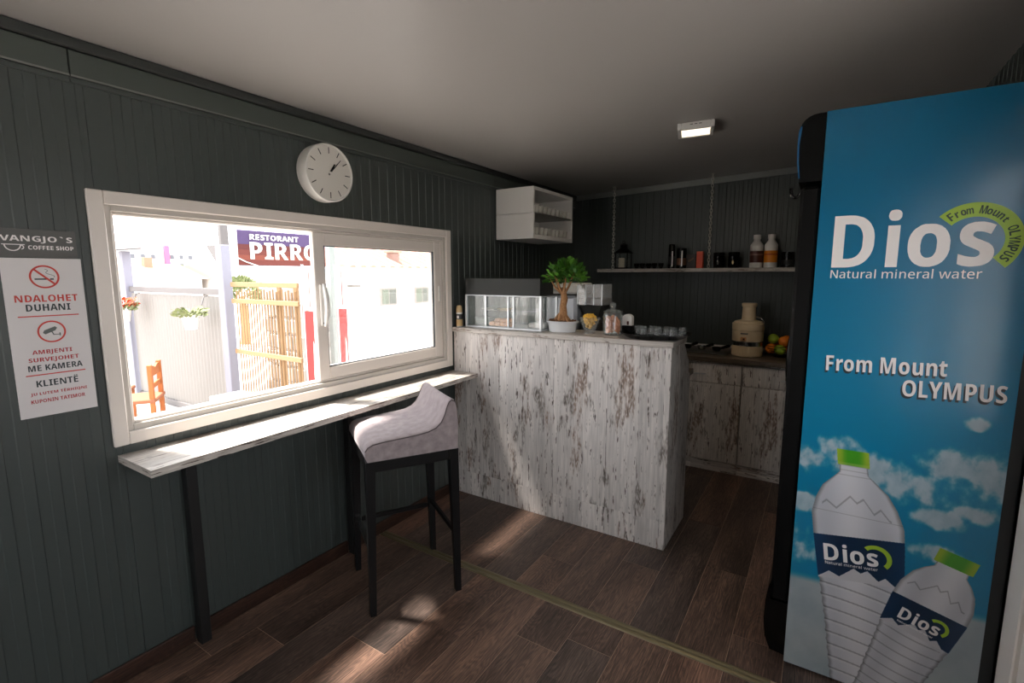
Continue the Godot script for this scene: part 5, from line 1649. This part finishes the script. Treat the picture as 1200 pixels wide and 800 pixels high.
	# local x = -world z, local z = world x
	var u0 := 3.28
	var u1 := 4.53
	part(sg, "board", bbox(Vector3(u1 - u0, 0.44, 0.05), 0.01), flat(c8(64, 46, 86), 0.7), Vector3((u0 + u1) / 2, 1.825, 0))
	var wood := flat(c8(96, 42, 34), 0.8)
	for k in 4:
		part(sg, "plank_print", bbox(Vector3(u1 - u0 - 0.02, 0.062, 0.004), 0.0), [wood, flat(c8(112, 54, 40), 0.8), wood, flat(c8(82, 32, 30), 0.8)][k], Vector3((u0 + u1) / 2, 1.652 + 0.0635 * k, 0.0275))
	part(sg, "edge", bbox(Vector3(0.05, 0.46, 0.07), 0.01), M.white, Vector3(u0 - 0.01, 1.825, 0))
	part(sg, "lower_edge", bbox(Vector3(u1 - u0, 0.03, 0.07), 0.006), M.white, Vector3((u0 + u1) / 2, 1.602, 0))
	part(sg, "lower_tube", tube([Vector3(u0 - 0.1, 1.55, 0), Vector3(u1, 1.55, 0)], 0.035, 10), M.alu)
	span(sg, "frame_post", Vector3(u0 - 0.17, 1.55, -0.04), Vector3(u0 - 0.08, 2.5, 0.02), rail, 0.004)
	span(sg, "stand", Vector3(u1 - 0.10, G, -0.10), Vector3(u1 - 0.04, 2.05, -0.04), rail, 0.004)
	span(sg, "stand", Vector3(u0 - 0.17, G, -0.10), Vector3(u0 - 0.11, 1.55, -0.04), rail, 0.004)
	var tx := tool()
	add_text(tx, "RESTORANT", Vector2(3.775, 1.965), 0.66, 0.065, 0.0, true, 0.03, 0.004)
	add_text(tx, "PIRRO", Vector2(3.915, 1.80), 0.95, 0.205, 0.0, true, 0.03, 0.006)
	add_ring(tx, 0.05, 0.075, 0.6, 5.4, 0.03, 0.036, 24, Vector2(4.24, 1.96))
	part(sg, "lettering", tx.commit(), M.white)
	part(sg, "cable", tube([Vector3(u0 - 0.15, 1.78, 0.03), Vector3(u0 + 0.1, 1.66, 0.04), Vector3(u0 + 0.35, 1.58, 0.04)], 0.007, 6), M.white)
	# terracotta-roofed house across the street
	var terra := flat(c8(176, 140, 122), 0.85)
	var wallw := flat(c8(238, 234, 228), 0.8)
	var h := thing("white_house", "white rendered house with a terracotta roof across the street", "house", Vector3(-12.0, G, 0))
	span(h, "wall", Vector3(-5, 0, -22), Vector3(0, 2.02, -10.2), wallw, 0.01)
	part(h, "roof", prism(PackedVector2Array([Vector2(0.35, 1.98), Vector2(-2.6, 3.1), Vector2(-5.4, 1.98)]), -22.3, -9.9), terra)
	for k in 26:
		part(h, "roof_tile_row", hexa([Vector3(0.36, 1.985, -10.0 - 0.46 * k), Vector3(0.36, 1.985, -10.23 - 0.46 * k), Vector3(-2.55, 3.09, -10.23 - 0.46 * k), Vector3(-2.55, 3.09, -10.0 - 0.46 * k), Vector3(0.37, 2.045, -10.03 - 0.46 * k), Vector3(0.37, 2.045, -10.2 - 0.46 * k), Vector3(-2.55, 3.15, -10.2 - 0.46 * k), Vector3(-2.55, 3.15, -10.03 - 0.46 * k)]), terra)
	for z in [-13.4, -15.25]:
		var wi := span(h, "window", Vector3(0.005, 0.55, z - 0.42), Vector3(0.05, 1.22, z + 0.42), flat(c8(150, 142, 134), 0.6), 0.005)
		part(wi, "pane", bbox(Vector3(0.02, 0.55, 0.34), 0.002), flat(c8(84, 90, 80), 0.3), Vector3(0.02, 0, -0.19))
		part(wi, "pane", bbox(Vector3(0.02, 0.55, 0.34), 0.002), flat(c8(96, 106, 88), 0.3), Vector3(0.02, 0, 0.19))
	span(h, "chimney", Vector3(-0.6, 1.6, -14.3), Vector3(-0.25, 2.55, -13.95), flat(c8(150, 120, 108), 0.8), 0.01)
	part(h, "chimney_cap", bbox(Vector3(0.5, 0.08, 0.5), 0.01), terra, Vector3(-0.42, 2.6, -14.12))
	span(h, "wall_lamp", Vector3(0.0, 1.28, -11.9), Vector3(0.25, 1.36, -11.5), flat(c8(120, 116, 108), 0.6), 0.01)
	# low houses and the white apartment block beyond the screen
	for k in 3:
		var hz: float = [-12.0, -17.2, -22.4][k]
		var hx: float = [-31.0, -30.0, -29.0][k]
		var lh := thing("low_house", ["low house with a faded terracotta roof below the apartment block", "low house with a terracotta roof below the green trees", "low house with a terracotta roof behind the grey post"][k], "house", Vector3(hx, G, hz))
		span(lh, "wall", Vector3(-3, 0, -2.4), Vector3(3, 1.55, 2.4), wallw, 0.01)
		part(lh, "roof", prism(PackedVector2Array([Vector2(3.3, 1.5), Vector2(0, 2.35), Vector2(-3.3, 1.5)]), -2.6, 2.6), terra)
		span(lh, "chimney", Vector3(0.4, 1.9, -0.9), Vector3(0.8, 2.7, -0.5), flat(c8(170, 120, 100), 0.8), 0.01)
	var ap := thing("apartment_block", "distant white apartment block with a pink stair tower", "building", Vector3(-60, G, 0))
	span(ap, "wall", Vector3(-10, 0, -31.0), Vector3(0, 4.75, -22.0), wallw, 0.02)
	span(ap, "stair_tower", Vector3(-2, 0, -26.4), Vector3(0.4, 4.95, -25.95), flat(c8(172, 92, 122), 0.8), 0.01)
	for r in 3:
		for q in 6:
			var zz: float = -23.0 - 0.95 * q - (0.9 if q > 2 else 0.0)
			var wn := span(ap, "window", Vector3(0.0, 1.6 + 0.95 * r, zz - 0.2), Vector3(0.06, 2.05 + 0.95 * r, zz + 0.2), flat(c8(92, 94, 100), 0.6), 0.01)
			wn.name = "window"
	# trees
	for k in 4:
		var q: Array = [[-40.0, -16.0, 1.9, 0.9], [-40.0, -18.6, 2.0, 0.8], [-10.0, -6.7, 1.5, 0.42], [-40.0, -13.8, 1.7, 0.9]][k]
		var t := thing("garden_tree", ["rounded green tree in front of the apartment block", "bright green tree above the terracotta roofs", "leafy green shrub tree behind the restaurant sign", "small green tree beside the pink stair tower"][k], "tree", Vector3(q[0], G, q[1]))
		part(t, "trunk", tube([Vector3.ZERO, Vector3(0.05, q[2] * 0.5, 0), Vector3(0, q[2] * 0.8, 0)], [0.12, 0.09, 0.05], 8), M.bark)
		var cr := tool()
		for n in 420:
			var a := rng.randf() * TAU
			var el := rng.randf_range(-0.7, 1.5)
			var dir := Vector3(cos(a) * cos(el), sin(el), sin(a) * cos(el))
			leaf_mesh_into(cr, Vector3(0, q[2] * 0.85, 0) + dir * Vector3(q[3], q[3] * 0.75, q[3]) * rng.randf_range(0.5, 1.0), (dir + Vector3(0, 0.4, 0)).normalized(), 0.34 * q[3], rng.randf() * 2)
		part(t, "crown", cr.commit(), M.pale_leaf)
